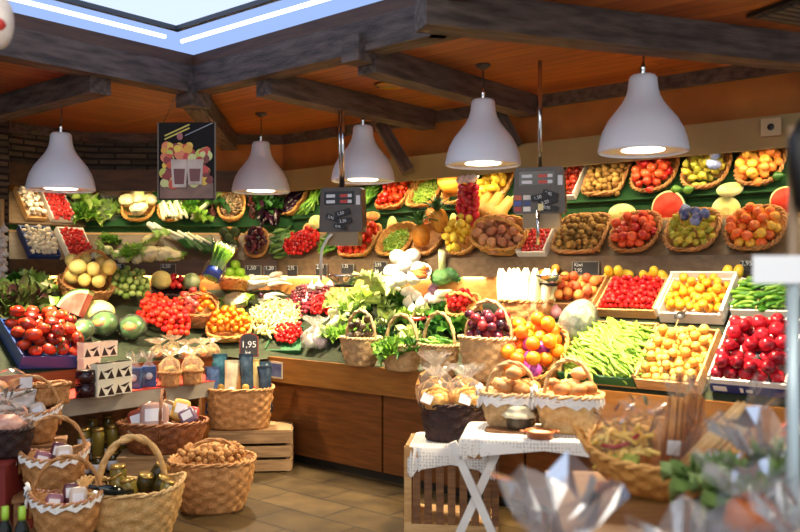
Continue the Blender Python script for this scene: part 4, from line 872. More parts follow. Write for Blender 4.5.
for k in range(6): solo('herb_bunch',HERB[k%2],M_leaf,['leafy herb bunch drooping over the front rim','leafy herb bunch at the left of the herb basket','leafy herb bunch at the right of the herb basket','leafy herb bunch in the middle of the herb basket','leafy herb bunch at the back of the herb basket','leafy herb bunch under the basket handle'][k],'herb',M@Matrix.Translation(((0,-.38,.0),(-.36,-.1,.02),(.34,-.12,.02),(0,0,.06),(-.1,.25,.04),(.12,.1,.08))[k] and Vector(((0,-.38,0),(-.36,-.1,0),(.34,-.12,0),(0,0,0),(-.1,.25,0),(.12,.1,0))[k])*w+Vector((0,0,h*.75)))@Matrix.Rotation((.9,.3,.4,0,-.3,.2)[k],4,'X'))
M,w,h,Y=ledgebasket(433,379,42,30,63,K_pale,'small pale wicker basket of green pods')
pile(M@Matrix.Translation((0,0,h*.7)),w*.46,w*.38,.0125,90,'green_chilli',[chilimesh(.085,.010)],M_green,'short green pepper in the pale basket left of the plums','pepper','green peppers in the pale basket',dome=.10,orient=.5)
M,w,h,Y=ledgebasket(480,384,60,42,80,K_pale,'larger pale wicker basket of dark plums with a tall handle')
pile(M@Matrix.Translation((0,0,h*.66)),w*.46,w*.36,.036,40,'plum',[ballmesh(.034,1.08,11)],[M_plum,M_plum,M_plum,fm('red plum',"6a1420","9c2c30",6,.25,.5)],'shiny dark plum in the larger pale basket','plum','plums in the larger pale basket',dome=.11,zmax=.26)
# ------------------------------------------------------------ centre heaps
heap(274,331,304,349,130,'cherry_tomato',CHT,M_cherry,'small red tomato in the green tray at the counter corner','tomato','red tomatoes at the counter corner',.021,dome=.04)
M,hx,hy=hfr(272,330,306,352); o=crate(M@Matrix.Translation((0,0,-.01)),hx*2.1,hy*2.1,.035,M_greencrate,'shallow green tray of small red tomatoes at the counter corner')
heap(246,304,304,344,190,'bean_pod',[podmesh(.10,.013,.3),podmesh(.09,.012,-.3),podmesh(.085,.015,.1)],M_bean,'pale yellow bean pod heaped beside the chalk sign','bean','pale bean pods beside the chalk sign',.019,dome=.08)
heap(290,284,336,306,170,'red_grape',[ballmesh(.021,1.1,8)],M_grape,'dark red grape heaped before the steel scale bowl','grape','red grapes before the scale bowl',.021,dome=.06)
heap(308,302,346,318,110,'red_chilli',[chilimesh(.09,.014)],M_chilli,'small red chilli heaped left of the pale lettuces','chilli','red chillies heaped by the lettuces',.018,dome=.05)
GAR=[clovemesh(.038)]
for (px,py,l) in ((307,303,'large white garlic bulb on the edge of the red grapes'),(319,287,'white garlic bulb behind the red grapes'),(312,289,'second white garlic bulb behind the red grapes'),(331,286,'white garlic bulb under the curved steel rod')):
    solo('garlic_bulb',clovemesh(.055 if px==307 else .04),M_garlic,l,'garlic',Matrix.Translation(hit(px,py+3)+Vector((0,0,.04))))
def hl(px,py,label,m,s=1,rz=0,i=0,name='lettuce',cat='lettuce',dz=0.03,rx=.6):
    solo(name,LET[i%3],m,label,cat,tiltface(hit(px,py)+Vector((0,0,dz)),rz,rx)@Matrix.Translation((0,0,-.05*s))@Matrix.Scale(s,4))
# lettuces and pale endives
hl(360,303,'pale frilly lettuce right of the red chillies',M_lleaf,1.1,0,0); hl(350,317,'pale lettuce above the avocado basket',M_lleaf,1.1,1,1); hl(374,290,'pale lettuce below the price board in the middle',M_lleaf,1.0,2,2); hl(388,313,'frilly lettuce behind the herb basket',M_lleaf,1.1,1,0); hl(402,306,'green lettuce in front of the white mushroom heap',M_leaf,.9,.5,1); hl(340,306,'pale lettuce nearest the red chillies',M_lleaf,.85,.4,2)
def chicory(M,label,grp=None,s=1,name='chicory',m=None):
    solo(name,CHIC,m or M_endive,label,'chicory',M@Matrix.Scale(s,4),grp)
CHIC=MB().lathe([(.01,-.09),(.03,-.085),(.042,-.03),(.038,.03),(.02,.08),(.004,.1)],12,lambda a,h:1+.06*math.cos(4*a+h*6)).me('chicory')
for k,(px,py) in enumerate(((335,322),(341,318),(338,328),(346,325),(333,332))): chicory(tiltface(hit(px,py)+Vector((0,0,.05)),-.4+.2*k,1.1),'cream chicory head left of the avocado basket','chicory heads left of the avocados',1.25)
o=thing('round_squash','round green squash among the pale lettuces','squash',Matrix.Translation(hit(373,303)+Vector((0,-.04,.09)))); obj('squash_body',MB().lathe([(.01,-.07),(.06,-.06),(.085,-.01),(.075,.04),(.03,.06),(.01,.05)],30,lambda a,h:1+.04*abs(math.cos(5*a))).me('sq'),M_gapple,o); obj('stalk',MB().tube([(0,0,.05),(.01,0,.085)],.011,6).me('stalk'),M_stem,o)
for k,(px,py) in enumerate(((347,340),(368,334),(383,341),(407,326),(424,322),(441,328),(454,334),(412,341),(430,339),(466,333),(392,328),(360,322),(445,318),(330,340))):
    solo('loose_lettuce',HERB[k%2] if k%3 else LET[k%3],[M_leaf,M_lleaf,M_dleaf][k%3],'loose leafy green tucked into the gaps behind the pale front baskets','greens',tiltface(hit(px,py)+Vector((0,0,.01)),k,.4)@Matrix.Scale(1.1 if k%3 else .75,4),'loose greens behind the front baskets')
# white round mushrooms heap
BIGM=[mushmesh(.075),mushmesh(.07)]
for k,(px,py,dz) in enumerate(((398,262,.02),(412,261,.02),(392,275,.0),(405,272,.03),(418,272,.0),(388,287,0),(400,286,.03),(413,284,.02),(396,296,0),(408,296,0))):
    solo('large_mushroom',ballmesh(.075 if k<7 else .065,.85,14,.06,2),M_white,'large white button mushroom in the tall heap left of the broccoli','mushroom',Matrix.Translation(hit(px,max(py,277)+4)+Vector((0,.02-.01*k,.06+max(0,277-py)*.008+dz)))@rndrot(.5),'large white mushrooms in the tall heap')
def tray(px,py,w,label,yaw=0):
    o=thing('melon_tray',label,'tray',frame(hit(px,py)+Vector((0,-.05,.12)),Vector((1,-.3,0)),Vector((-.1,-.75,.65))))
    obj('tray_shell',MB().lathe([(.001,0),(w*.8,0),(w,.03),(w*.97,.034),(w*.78,.008),(.001,.008)],24).me('tray'),M_card,o)
    for k in range(5): obj('papaya_slice',podmesh(.11,.022,.5),M_pap,o,Matrix.Translation((R.uniform(-.02,.02),-.05+.025*k,.035))@Matrix.Rotation(R.uniform(-.2,.2),4,'Z'))
tray(420,288,.10,'white tray of orange papaya slices on the white mushroom heap')
for k,(px,py) in enumerate(((437,292),(433,300),(429,309),(440,284))):
    solo('purple_turnip',bulbmesh(.045),M_purple,'purple and white turnip in the curved row left of the cherry tomato basket','turnip',Matrix.Translation(hit(px,py)+Vector((0,-.02,.09)))@rndrot(.7),'purple turnips in a curved row')
for k,(px,py) in enumerate(((408,311),(417,305),(413,319),(421,312))):
    solo('white_onion',bulbmesh(.048),M_white,'white onion left of the purple turnips','onion',Matrix.Translation(hit(px,py)+Vector((0,-.02,.07)))@rndrot(.7),'white onions by the turnips')
o=solo('red_tray_rim',MB().tube([(-.16,0,.03),(-.08,-.03,.0),(.0,-.035,0),(.1,-.02,.02),(.16,.02,.06)],.016,8).me('rim'),M_chilli,'long red pepper lying under the white onions','pepper',Matrix.Translation(hit(420,325)+Vector((0,-.05,.05)))@Matrix.Rotation(-.3,4,'Z')); o.name='long_pepper'
for k,(px,py) in enumerate(((442,312),(448,306))): leek(tiltface(hit(px,py)+Vector((0,-.03,.1)),.9,-.3),['white leek stump left of the cherry tomato basket','second white leek stump touching the cherry tomato basket'][k],None,.3,.035,False)
# broccoli upside down with stalks up
def broccoli(p,label,s=1,ry=0):
    o=thing('broccoli',label,'broccoli',tiltface(p,0,.25)@Matrix.Rotation(ry,4,'Y')@Matrix.Scale(s,4)); obj('crown',florets(.11,.6,36,5,.16),M_broc,o)
    for k,(x,y) in enumerate(((0,0),)): obj('stalk',MB().tube([(0,0,0),(.0,0,.12),(.01,0,.22)],[.04,.03,.036],9).me('stalk'),M_stem,o,Matrix.Rotation(.15,4,'Y'))
broccoli(hit(443,288)+Vector((0,-.05,.10)),'upturned broccoli head left of two, pale stalk pointing up',1.0,-.25); broccoli(hit(455,288)+Vector((0,-.05,.12)),'upturned broccoli head right of two, leaning on the lettuce',1.0,.2); broccoli(hit(449,283)+Vector((0,.05,.12)),'broccoli head behind the other two',.95,0)
hl(472,279,'red tipped lettuce right of the broccoli',M_lleaf,.9,0,0); hl(468,284,'green lettuce below the red tipped lettuce',M_leaf,.7,0,1)
solo('romanesco',florets(.12,.75,40,5.5,.2),fm('romanesco',"dfe2a8","f2f2d0",12,.6,.3),'large pale romanesco head left of the endive basket','cauliflower',Matrix.Translation(hit(479,292)+Vector((0,-.03,.13))))
solo('curved_squash',MB().tube([(-.14,0,0),(-.07,0,.04),(.02,0,.05),(.09,0,.02),(.13,0,-.03)],[.018,.032,.034,.03,.014],10).me('cs'),M_squash,'curved yellow squash lying above the pale romanesco','squash',Matrix.Translation(hit(495,278)+Vector((0,.0,.16)))@Matrix.Rotation(-.5,4,'Z'))
# cherry tomato basket behind the plums
def hbasket(x0,y0,x1,y1,h,m,label,handle=None,p=2.6,t=.8,name='wicker_basket',hrot=0):
    M,hx,hy=hfr(x0,y0,x1,y1); M=M@Matrix.Translation((0,0,.005)); basket(M,2*hx,2*hy,h,m,label,handle=handle,p=p,t=t,name=name,hrot=hrot); return M,hx,hy
M,hx,hy=hbasket(454,306,484,326,.11,K_gold,'small wicker basket of cherry tomatoes with an arched handle behind the plums',.24)
pile(M@Matrix.Translation((0,0,.08)),hx*.88,hy*.88,.021,130,'cherry_tomato',CHT,M_cherry,'bright cherry tomato in the small handled basket behind the plums','tomato','cherry tomatoes in the handled basket',dome=.08)
# tall endive basket
p=hit(522,336); M=Matrix.Translation(p+Vector((VX,VY,0))*-.05+Vector((0,0,.0)))@Matrix.Rotation(ANG,4,'Z')
basket(M,.36,.30,.22,K_tan,'tall tan wicker basket packed with white endive stalks',t=.8,p=3.2)
for k in range(20):
    x,y=-.125+.062*(k%5)+R.uniform(-.012,.012),-.09+.06*(k//5); l=.34
    o=thing('endive',"tall white endive standing in the tan wicker basket",'endive',M@Matrix.Translation((x,y,.12))@Matrix.Rotation(x*1.0+R.uniform(-.06,.06),4,'Y')@Matrix.Rotation(-y*.8,4,'X'),'endives in the tan basket')
    obj('white_leaves',MB().lathe([(.01,0),(.034,.01),(.042,.12),(.036,.22),(.02,l*.9),(.004,l)],9,lambda a,h:1+.09*math.cos(3*a+k)).me('e'),M_endive,o)
# tipped basket of oranges with purple wrapped ones
p=on(540,378,.90); M=frame(p+Vector((.03,.17,.065)),Vector((UX,UY,0)),Vector((-.45,-.62,.72)))
basket(M,.45,.48,.15,K_gold,'big tipped straw basket of oranges behind the bread baskets',t=.75,p=2.4)
ORG=[applemesh(.048,16,.96,.08)]; M_wrap=fm('violet tissue',"8c2c86","c85ab0",18,.4,.5)
pts=deposit(40,.048,.225,.24,False,.08)
WR=ballmesh(.049,.96,14,.12,4)
for i,(x,y,z) in enumerate(pts):
    wrap=(abs(x-.03)<.075 and -.2<y<.07) and sum(1 for c in bpy.data.objects if c.name.startswith('wrapped_orange'))<5
    solo('wrapped_orange' if wrap else 'orange',WR if wrap else ORG[0],M_wrap if wrap else M_orange,'orange wrapped in violet tissue in the tipped straw basket' if wrap else 'bright orange in the tipped straw basket','orange',M@Matrix.Translation((x,y,z+.07))@rndrot(),'violet wrapped oranges' if wrap else 'oranges in the tipped basket')
o=thing('netted_melon','pale green netted melon half wrapped in film between oranges and beans','melon',Matrix.Translation(hit(580,338)+Vector((-.03,-.06,.10)))@Matrix.Rotation(.5,4,'Y')); obj('melon_skin',MB().ball((0,0,0),.12,18,None,1.35).me('m'),mat('netted skin',"4c7048","d8dcb4",14,.4),o); obj('film',MB().ball((0,0,0),.125,14,None,1.36,lambda d:1+.03*mn.noise(d*4)).me('film',0),FILMW,o)
solo('onion',bulbmesh(.045),fm('pink onion',"b05a78","d898a0",9,.35,.3),'pink onion above the oranges beside the endive basket','onion',Matrix.Translation(hit(556,320)+Vector((0,0,.05))))
heap(540,283,560,296,8,'peach',PEACH,M_apr,'yellow peach just right of the endive basket','peach','yellow peaches by the endives',.034)
# ------------------------------------------------------------ left field
M,hx,hy=hcrate(8,332,76,368,M_bluecrate,'blue plastic crate of large ribbed tomatoes',.10)
BT=[tomatomesh(.055,6,.06,.8,18),tomatomesh(.050,5,.07,.82,18),tomatomesh(.046,7,.05,.85,18)]
CALM=rosette(6,.01,.035,.012,1.5,.02,2,2,3,1.1)
def bigtom(name,label,cat,M,group):
    o=thing(name,label,cat,M,group); q=R.randrange(3); obj('fruit_body',BT[q],M_rtom,o); obj('calyx',CALM,M_cal,o,Matrix.Translation((0,0,.028)))
pile(M@Matrix.Translation((0,0,.05)),hx*.95,hy*.95,.050,90,'tomato',[bigtom],None,'large ribbed red tomato heaped in the blue crate','tomato','large ribbed tomatoes in the blue crate',True,dome=.07,tilt=1.2)
hl(18,308,'dark red leaf lettuce behind the blue tomato crate',M_rleaf,1.5,0,0); hl(12,306,'red leaf lettuce at the far left edge',M_rleaf,1.2,1,1); hl(32,302,'dark lettuce leaning on the cauliflower at the left',M_rleaf,1.1,2,2); hl(24,290,'bright green lettuce behind the red lettuces',M_leaf,1.1,1,1); hl(38,290,'green lettuce left of the melon basket',M_lleaf,1.1,2,2)
def hc(px,py,label,s=1,leaves=True): cauli(hit(px,py)+Vector((0,-.03,.06)),label,s,leaves)
hc(46,310,'cauliflower in green leaves left of the watermelon wedge',1.0); hc(44,297,'cauliflower behind the other at the left of the melon basket',.95)
M,hx,hy=hbasket(58,290,107,308,.15,K_tan,'wicker basket of yellow melons with a tall hoop handle',.46,hrot=0)
pile(M@Matrix.Translation((0,0,.12)),hx*.95,hy*.95,.062,20,'yellow_melon',[ballmesh(.062,1.18,14,.03,2),ballmesh(.055,1.1,14,.03,2)],M_melon,'pale yellow melon in the hoop handled basket','melon','yellow melons in the hoop handled basket',dome=.06)
GB=[]
def grapebunch(M,label,s=1,m=None):
    if not GB:
        b=MB()
        for k in range(70):
            h=R.random(); r=.065*(1-h*.75); a=R.uniform(0,6.3); q=math.sqrt(R.random()); b.ball((r*q*math.cos(a),r*q*math.sin(a),-.18*h),.0155,7)
        GB.append(b.me('grapes'))
    o=thing('grape_bunch',label,'grapes',M@Matrix.Scale(s,4)); obj('berries',GB[0],m or M_ggrape,o); obj('stem',MB().tube([(0,0,.05),(.005,0,0),(0,0,-.05)],.004,5).me('stem'),M_stem,o)
heap(107,288,151,318,85,'green_fig',[bulbmesh(.030,1.15),ballmesh(.031,.95,10)],fm('green fig',"6c8a34","a8bc64",8,.45,.6),'pale green fig heaped between the yellow melons and the dark wicker tray','fig','green figs in the heap',.031,dome=.16)
# dark wicker tray with melons
M,hx,hy=hbasket(152,289,198,306,.10,K_dark,'flat dark wicker tray of mixed melons left of the green apples')
def ball1(p,r,sz,m,label,name,cat): solo(name,ballmesh(r,sz,18,.02,2),m,label,cat,Matrix.Translation(p)@rndrot(.4))
ball1(M@Vector((-.13,.02,.17)),.10,.9,M_melon,'large yellow melon at the left of the dark wicker tray','melon','melon'); ball1(M@Vector((.15,.02,.16)),.085,.95,mat('striped melon',"5a7a3a","c8d49c",9,.4),'pale green mottled melon at the right of the dark wicker tray','melon','melon')
pile(M@Matrix.Translation((.01,.03,.10)),.07,.09,.034,9,'radish',[bulbmesh(.032)],M_chilli,'red radish between the two melons in the dark tray','radish','radishes in the dark tray')
o=thing('asparagus_bunch','green asparagus bunch with blue band tilted behind the green apples','asparagus',Matrix.Translation(hit(213,286)+Vector((0,.0,.10)))@Matrix.Rotation(.35,4,'Y')@Matrix.Rotation(-.35,4,'X'))
b=MB()
for k in range(30):
    a=2.4*k; q=.055*math.sqrt(k/30); c,s_=math.cos(a),math.sin(a); b.tube([(q*c,q*s_,-.05),(q*c,q*s_,.1),(q*c*1.5,q*s_*1.5,.22),(q*c*1.6,q*s_*1.6,.27)],[.010,.010,.012,.002],6)
obj('spears',b.me('spears'),M_green,o); obj('blue_band',MB().lathe([(.06,-.03),(.068,-.03),(.070,.05),(.062,.05)],20).me('band'),mat('blue band',"1c3c9c",rough=.35),o); obj('wrapper',mfilm(.17,.34,12,.1,base=.4),FILM,o,Matrix.Translation((0,0,-.06)))
M,hx,hy=hbasket(222,288,250,299,.08,K_tan,'small wicker basket under the green apple pyramid')
k=0
for lay,pos in enumerate((((-.10,-.05),(0,-.07),(.10,-.05),(-.06,.04),(.06,.04)),((-.06,-.02),(.04,-.03),(.0,.05)),((-.01,0),))):
    for (x,y) in pos: solo('green_apple',applemesh(.052,14) if k==0 else bpy.data.objects['green_apple'].data,M_gapple,'green apple stacked in the pyramid under the poster lamp','apple',Matrix.Translation(M@Vector((x,y,.12))+Vector((0,0,.078*lay)))@rndrot(.4),'green apples in the pyramid'); k+=1
# cauliflower + white radishes
hc(236,307,'large wrapped cauliflower below the green apples',1.3,True)
for k in range(16): 
    p=hit(258+R.uniform(-8,26),293+R.uniform(-5,12))+Vector((0,0,.045+.008*k)); solo('white_radish',RAD if k else [globals().__setitem__('RAD',chilimesh(.26,.024)),RAD][1],M_white,'long white radish in the pale heap right of the cauliflower','radish',Matrix.Translation(p)@Matrix.Rotation(.5+R.uniform(-.25,.25),4,'Z'),'long white radishes')
solo('dark_aubergine',ballmesh(.03,1,10),M_aub,'small round black aubergine on the white radishes','aubergine',Matrix.Translation(hit(262,306)+Vector((0,-.05,.10))))
for k in range(2): solo('carrot',chilimesh(.34,.032),fm('carrot',"d8842c","e8a048",12,.5,.3),['long orange carrot slanting left of the mandarin basket handle','second orange carrot under the first'][k],'carrot',Matrix.Translation(hit(199+4*k,292)+Vector((0,-.03,.10)))@Matrix.Rotation(.8,4,'Z')@Matrix.Rotation(-.4,4,'Y'))
# handled basket with tomatoes and mandarins
M,hx,hy=hbasket(177,308,217,332,.16,K_tan,'wicker basket of pink tomatoes and mandarins with a small handle',.27)
for i,(x,y,z) in enumerate(deposit(22,.038,hx*.9,hy*.85,False,.06)):
    tm=x<.0; solo('tomato' if tm else 'mandarin',TOMS[0] if tm else MAND[0],fm('pink tomato',"c8443c","e08078",6,.3,.4) if tm else M_orange,'pink tomato at the left of the small handled basket' if tm else 'mandarin at the right of the small handled basket','tomato' if tm else 'mandarin',M@Matrix.Translation((x,y,z+.10))@rndrot(),'pink tomatoes in the small basket' if tm else 'mandarins in the small basket')
heap(141,317,190,342,220,'cherry_tomato',[tomatomesh(.030,5,.02,.9,11),ballmesh(.028,1,10)],fm('vine tomato',"d0201c","f04a28",6,.22,.6),'bright red tomato in the open heap left of the small handled basket','tomato','bright red tomatoes in the open heap',.028,dome=.13)
M,hx,hy=hcrate(208,322,252,345,K_gold,'flat wicker tray of mandarins behind the chalk sign',.07,kind='bk')
pile(M@Matrix.Translation((0,0,.03)),hx*.95,hy*.92,.030,120,'mandarin',MAND,M_orange,'small mandarin in the flat tray left of the chalk sign','mandarin','mandarins in the flat tray',dome=.10)
# chalk sign with red border
o=thing('chalk_sign','arched chalk price sign with red border at the counter corner','sign',Matrix.Translation(at(249,345,7.0))@Matrix.Rotation(.1,4,'Z')@Matrix.Rotation(PI/2-.15,4,'X'))
ar=[(-.078,-.10),(.078,-.10),(.078,.055)]+[(.078*math.cos(a),.055+.045*math.sin(a)) for a in [PI*j/10 for j in range(1,10)]]+[(-.078,.055)]
obj('sign_frame',MB().prism(ar,-.008,0).me('f',0),mat('red frame',"8a2a22",rough=.5),o); obj('slate',MB().prism([(x*.9,y*.92) for x,y in ar],0,.003).me('s',0),M_slate,o); chalk(o,'1,95',.075,Matrix.Translation((-.066,-.02,.004))); chalk(o,'kg',.05,Matrix.Translation((-.03,-.08,.004)))
obj('stake',MB().tube([(0,-.10,-.005),(-.01,-.17,-.005)],.006,5).me('stake'),M_wood,o)
# melon wedges and film-wrapped melons above the jam boxes
def wedge(p,r,label,fl,rd,roll,yaw,lean,a0,a1,th=.09):
    o=thing('melon_wedge',label,'melon',Matrix.Translation(p)@Matrix.Rotation(yaw,4,'Z')@Matrix.Rotation(lean,4,'X')@Matrix.Rotation(roll,4,'Y'))
    def sec(r0,r1):
        n=14; A_=[a0+(a1-a0)*j/n for j in range(n+1)]
        pl=[(r1*math.cos(t),r1*math.sin(t)) for t in A_]+([(r0*math.cos(t),r0*math.sin(t)) for t in A_[::-1]] if r0>0 else [(0,0)])
        return MB().prism(pl,-th/2,th/2,Matrix.Rotation(PI/2,4,'X'))
    obj('flesh',sec(0,r*.84).me('flesh',0),fl,o); obj('pale_rim',sec(r*.84,r*.95).me('rim',0),M_palerind,o); obj('rind',sec(r*.95,r).me('rind',0),rd,o)
wedge(hit(80,324)+Vector((.03,-.06,.06)),.23,'pink watermelon wedge standing behind the wrapped melons',mat('pink melon flesh',"d85848","e88478",8,.5,spec=.2),M_rind,0,-.15,-.25,PI*.40,PI*.88)
solo('honeydew_melon',MB().ball((0,0,0),.14,22,None,.75).me('hd'),M_hon,'pale yellow honeydew half right of the pink watermelon wedge','melon',Matrix.Translation(hit(98,322)+Vector((0,0,.08))))
for k,(px,py) in enumerate(((64,322),(68,330),(62,314))): solo('aubergine',EGGS[0],M_aub,'black aubergine squeezed between tomatoes and watermelon wedge','aubergine',Matrix.Translation(hit(px,py)+Vector((0,-.05,.06)))@rndrot(.6),'aubergines by the watermelon wedge')
M_wm=mat('watermelon skin',"1e4a20","6a9450",7,.3)
for k,(px,py,l,s_) in enumerate(((85,333,'film-wrapped melon piece at the left of three above the cream boxes',.9),(106,326,'film-wrapped watermelon half in the middle of three, red window showing',1.1),(134,330,'film-wrapped watermelon half at the right of three by the red tomatoes',1.1))):
    p=hit(px,min(py+8,342))+Vector((0,-.05,.09)); o=thing('wrapped_melon',l,'melon',Matrix.Translation(p)@Matrix.Rotation(-.3+.2*k,4,'Z')@Matrix.Rotation(.5,4,'X')@Matrix.Scale(s_,4))
    obj('melon_skin',MB().ball((0,0,0),.10,18,None,.8).me('m'),M_wm,o); obj('cut_face',MB().ball((.0,-.03,.064),.064,14,Matrix.Diagonal((1,1,.55,1))).me('c'),M_pap if k else M_hon,o); obj('film',MB().ball((0,0,0),.112,16,None,.85,lambda d:1+.10*mn.noise(d*5+Vector((k,0,0)))).me('film',0),FILM,o)
# bright white plastic bag and turnips at the counter corner
o=thing('white_bag','crumpled translucent white bag on the counter corner right of the red tomatoes','bag',Matrix.Translation(hit(316,348)+Vector((0,-.02,.0)))); obj('bag_film',mfilm(.24,.27,21,.18,base=.46),FILMW,o)
for k in range(3): obj('turnip',bulbmesh(.055),M_purple if k else M_white,o,Matrix.Translation((-.05+.05*k,0,.06+.03*(k%2))))
# ------------------------------------------------------------ low shelf in front of the tomatoes
def shp(px,py,z): return on(px,py,z)
RZV=math.atan2(-VY,-VX)   # along the left counter, away from the camera
M_cream=mat('cream carton',"e8e0c0","f2ecd4",6,.5); M_choc=mat('dark print',"2e1c12",rough=.4)
def carton(px,pyb,lay,label):
    w,d,h=.135,.09,.112; Y0=on(px,pyb,.722); M=Matrix.Translation(Vector((Y0.x,Y0.y,.724+lay*.114)))@Matrix.Rotation(RZV,4,'Z')
    o=thing('gift_carton',label,'carton',M,'cream cartons stacked on the red cloth'); obj('carton_body',MB().box(-w/2,w/2,-d/2,d/2,0,h).me('c',0),M_cream,o)
    obj('dark_print',MB().add([(-w*.45,-d/2-.001,.006),(-w*.05,-d/2-.001,.006),(-w*.30,-d/2-.001,h*.62)],[(0,1,2)]).add([(w*.05,-d/2-.001,.006),(w*.45,-d/2-.001,.006),(w*.28,-d/2-.001,h*.55)],[(0,1,2)]).add([(-w*.2,-d/2-.001,h*.5),(w*.4,-d/2-.001,h*.72),(w*.1,-d/2-.001,h*.4)],[(0,1,2)]).me('p',0),M_choc,o)
    obj('lid',MB().box(-w/2-.002,w/2+.002,-d/2-.002,d/2+.002,h-.022,h).me('l',0),M_cream,o)
carton(103,396,0,'cream printed carton on the red cloth right beside the dark jam jars'); carton(120,393,0,'cream printed carton on the red cloth touching the blue gift bags'); carton(103,396,1,'cream printed carton, middle of the left stack'); carton(120,393,1,'cream printed carton on top of the right stack'); carton(89,388,2,'cream printed carton at the top left of the stack'); carton(106,386,2,'cream printed carton topmost in the middle of the stack')
carton(89,388,1,'cream printed carton above the dark jam jars, under the topmost one')
M_jam=mat('dark jam',"2a0c14",rough=.1); M_gold=mat('gold lid',"a88a4a",rough=.3,metal=.7); M_label=mat('paper label',"dcdce0",rough=.6); M_oil=mat('olive glass',"6a5c22","8c7c34",6,.12); M_paste=mat('olive paste',"3c3418",rough=.15)
def jar(p,r,h,mb,ml,label,lab=None,grp=None,name='preserve_jar'):
    o=thing(name,label,'jar',Matrix.Translation(p),grp); obj('glass_body',MB().lathe([(.01,0),(r,.003),(r,h*.78),(r*.82,h*.86),(r*.82,h*.9),(.01,h*.9)],18).me('b'),mb,o)
    obj('lid',MB().lathe([(.01,h*.88),(r*.9,h*.88),(r*.9,h),(.01,h)],18).me('l'),ml,o)
    if lab: obj('label_band',MB().lathe([(r*1.01,h*.15),(r*1.015,h*.15),(r*1.015,h*.62),(r*1.01,h*.62)],18).me('lb'),lab,o)
p=on(86,397,.724); jar(p,.07,.095,M_jam,M_jam,'squat dark jam jar on the red cloth, lower of two'); jar(p+Vector((0,0,.097)),.07,.09,M_jam,M_choc,'squat dark jam jar stacked on another beside the cream cartons')
p=on(50,404,.722); M=Matrix.Translation(p)@Matrix.Rotation(RZV,4,'Z'); basket(M,.22,.15,.125,K_tan,'small tan wicker box of biscuits on the red cloth under the tomatoes',t=.95,p=6)
for k in range(3): solo('biscuit_bag',ballmesh(.055,.6,12,.2,3),mat('biscuit',"b07848","d8a878",12,.6),['wrapped biscuits at the left of the tan wicker box','wrapped biscuits in the middle of the tan wicker box','wrapped biscuits at the right of the tan wicker box'][k],'biscuit bag',M@Matrix.Translation((-.065+.065*k,0,.10)))
o=thing('bread_box','white wicker box of wrapped bread at the far left edge above the baskets','box',Matrix.Translation(on(17,408,.70)+Vector((0,-.12,.02)))@Matrix.Rotation(RZV,4,'Z')); a,b=basketmeshes(.30,.20,.10,.95,6); obj('box_body',a,mat('white wicker',"c8c4c0","e8e6e2",30,.6,bump=.4,bscale=120),o); obj('box_rim',b,MATS['white wicker'],o); 
for k in range(2): obj('bread_loaf',ballmesh(.07,.9,14,.15,2),mat('bread crust',"a86030","cf9258",9,.6),o,Matrix.Translation((-.07+.13*k,0,.12)))
obj('film',MB().ball((0,0,.13),.15,14,Matrix.Diagonal((1,.7,.9,1)),1,lambda d:1+.15*mn.noise(d*4)).me('film',0),FILM,o); obj('label_patch',MB().box(.02,.10,-.115,-.112,.13,.2).me('lp',0),M_label,o)
# gift bags and cellophane parcels at the end of the shelf
M_bluebag=mat('blue foil',"1c2a5c","3a5c9c",14,.25); M_sweet=mat('sweets',"c89850","ecd090",30,.5)
for k,(px,py,l) in enumerate(((135,388,'blue gift bag with cellophane top beside the cream cartons'),(149,386,'second blue gift bag with a pale badge, left of the small wrapped baskets'))):
    p=on(px,py,.724); o=thing('gift_bag',l,'gift bag',Matrix.Translation(p)@Matrix.Rotation(.3*k,4,'Z')); obj('bag_body',MB().box(-.05,.05,-.035,.035,0,.15).me('b',0),M_bluebag,o); obj('badge',MB().lathe([(.001,0),(.026,0),(.026,.002),(.001,.002)],16).me('bd'),M_label,o,Matrix.Translation((0,-.0365,.08))@Matrix.Rotation(PI/2,4,'X')); obj('film_top',mfilm(.13,.26,30+k,.2,base=.4),FILM,o)
for k,(px,py,l) in enumerate(((170,386,'small wicker basket wrapped in cream cellophane, left of two'),(192,384,'small wicker basket wrapped in cream cellophane, right of two'))):
    p=on(px,py,.722); M=Matrix.Translation(p); basket(M,.15,.13,.10,K_tan,l,t=.85); 
    o=thing('sweets_parcel',['cream cellophane parcel of sweets bursting out of the left small basket','cream cellophane parcel of sweets bursting out of the right small basket'][k],'parcel',M@Matrix.Translation((0,0,.09))); obj('sweets',ballmesh(.055,.8,12,.3,5),M_sweet,o,Matrix.Translation((0,0,.02))); obj('film',mfilm(.15,.19,40+k,.3,base=.35,flare=1.3),FILMC,o)
for k,(px,py,l) in enumerate(((186,372,'crumpled cream cellophane parcel under the red tomatoes heap'),(203,368,'crumpled cream cellophane parcel left of the mandarin tray'),(212,371,'small cream cellophane parcel nearest the chalk sign'),(158,366,'yellowish cellophane parcel behind the blue gift bags'),(172,362,'cream cellophane parcel right behind the small wrapped baskets'))):
    p=hit(px,py-8)+Vector((0,0,.0)); o=thing('sweets_parcel',l,'parcel',Matrix.Translation(p)); obj('sweets',ballmesh(.038,.9,12,.3,5),M_sweet,o,Matrix.Translation((0,0,.04))); obj('film',mfilm(.13,.15,50+k,.3,base=.4,flare=1.3),FILMC,o)
# ------------------------------------------------------------ cans and jars on the lower board
for i,(px,py,l,lay) in enumerate(((84,478,'front',0),(98,476,'second',0),(113,472,'third',0),(122,468,'fourth',0),(92,462,'back',0),(108,459,'far back',0))):
    p=on(px,min(py,476),.153); jar(p,.045,.145,M_paste,M_gold,'%s jar of the lower row with white label beside the gingham baskets'%l,M_label,None,'pickle_jar')
    if i!=99: jar(p+Vector((0,0,.147)),.043,.19,M_oil,M_gold,'%s tall gold lidded jar of the upper row, stacked on a labelled jar'%l,M_label if i in(0,3) else None,None,'tall_jar')
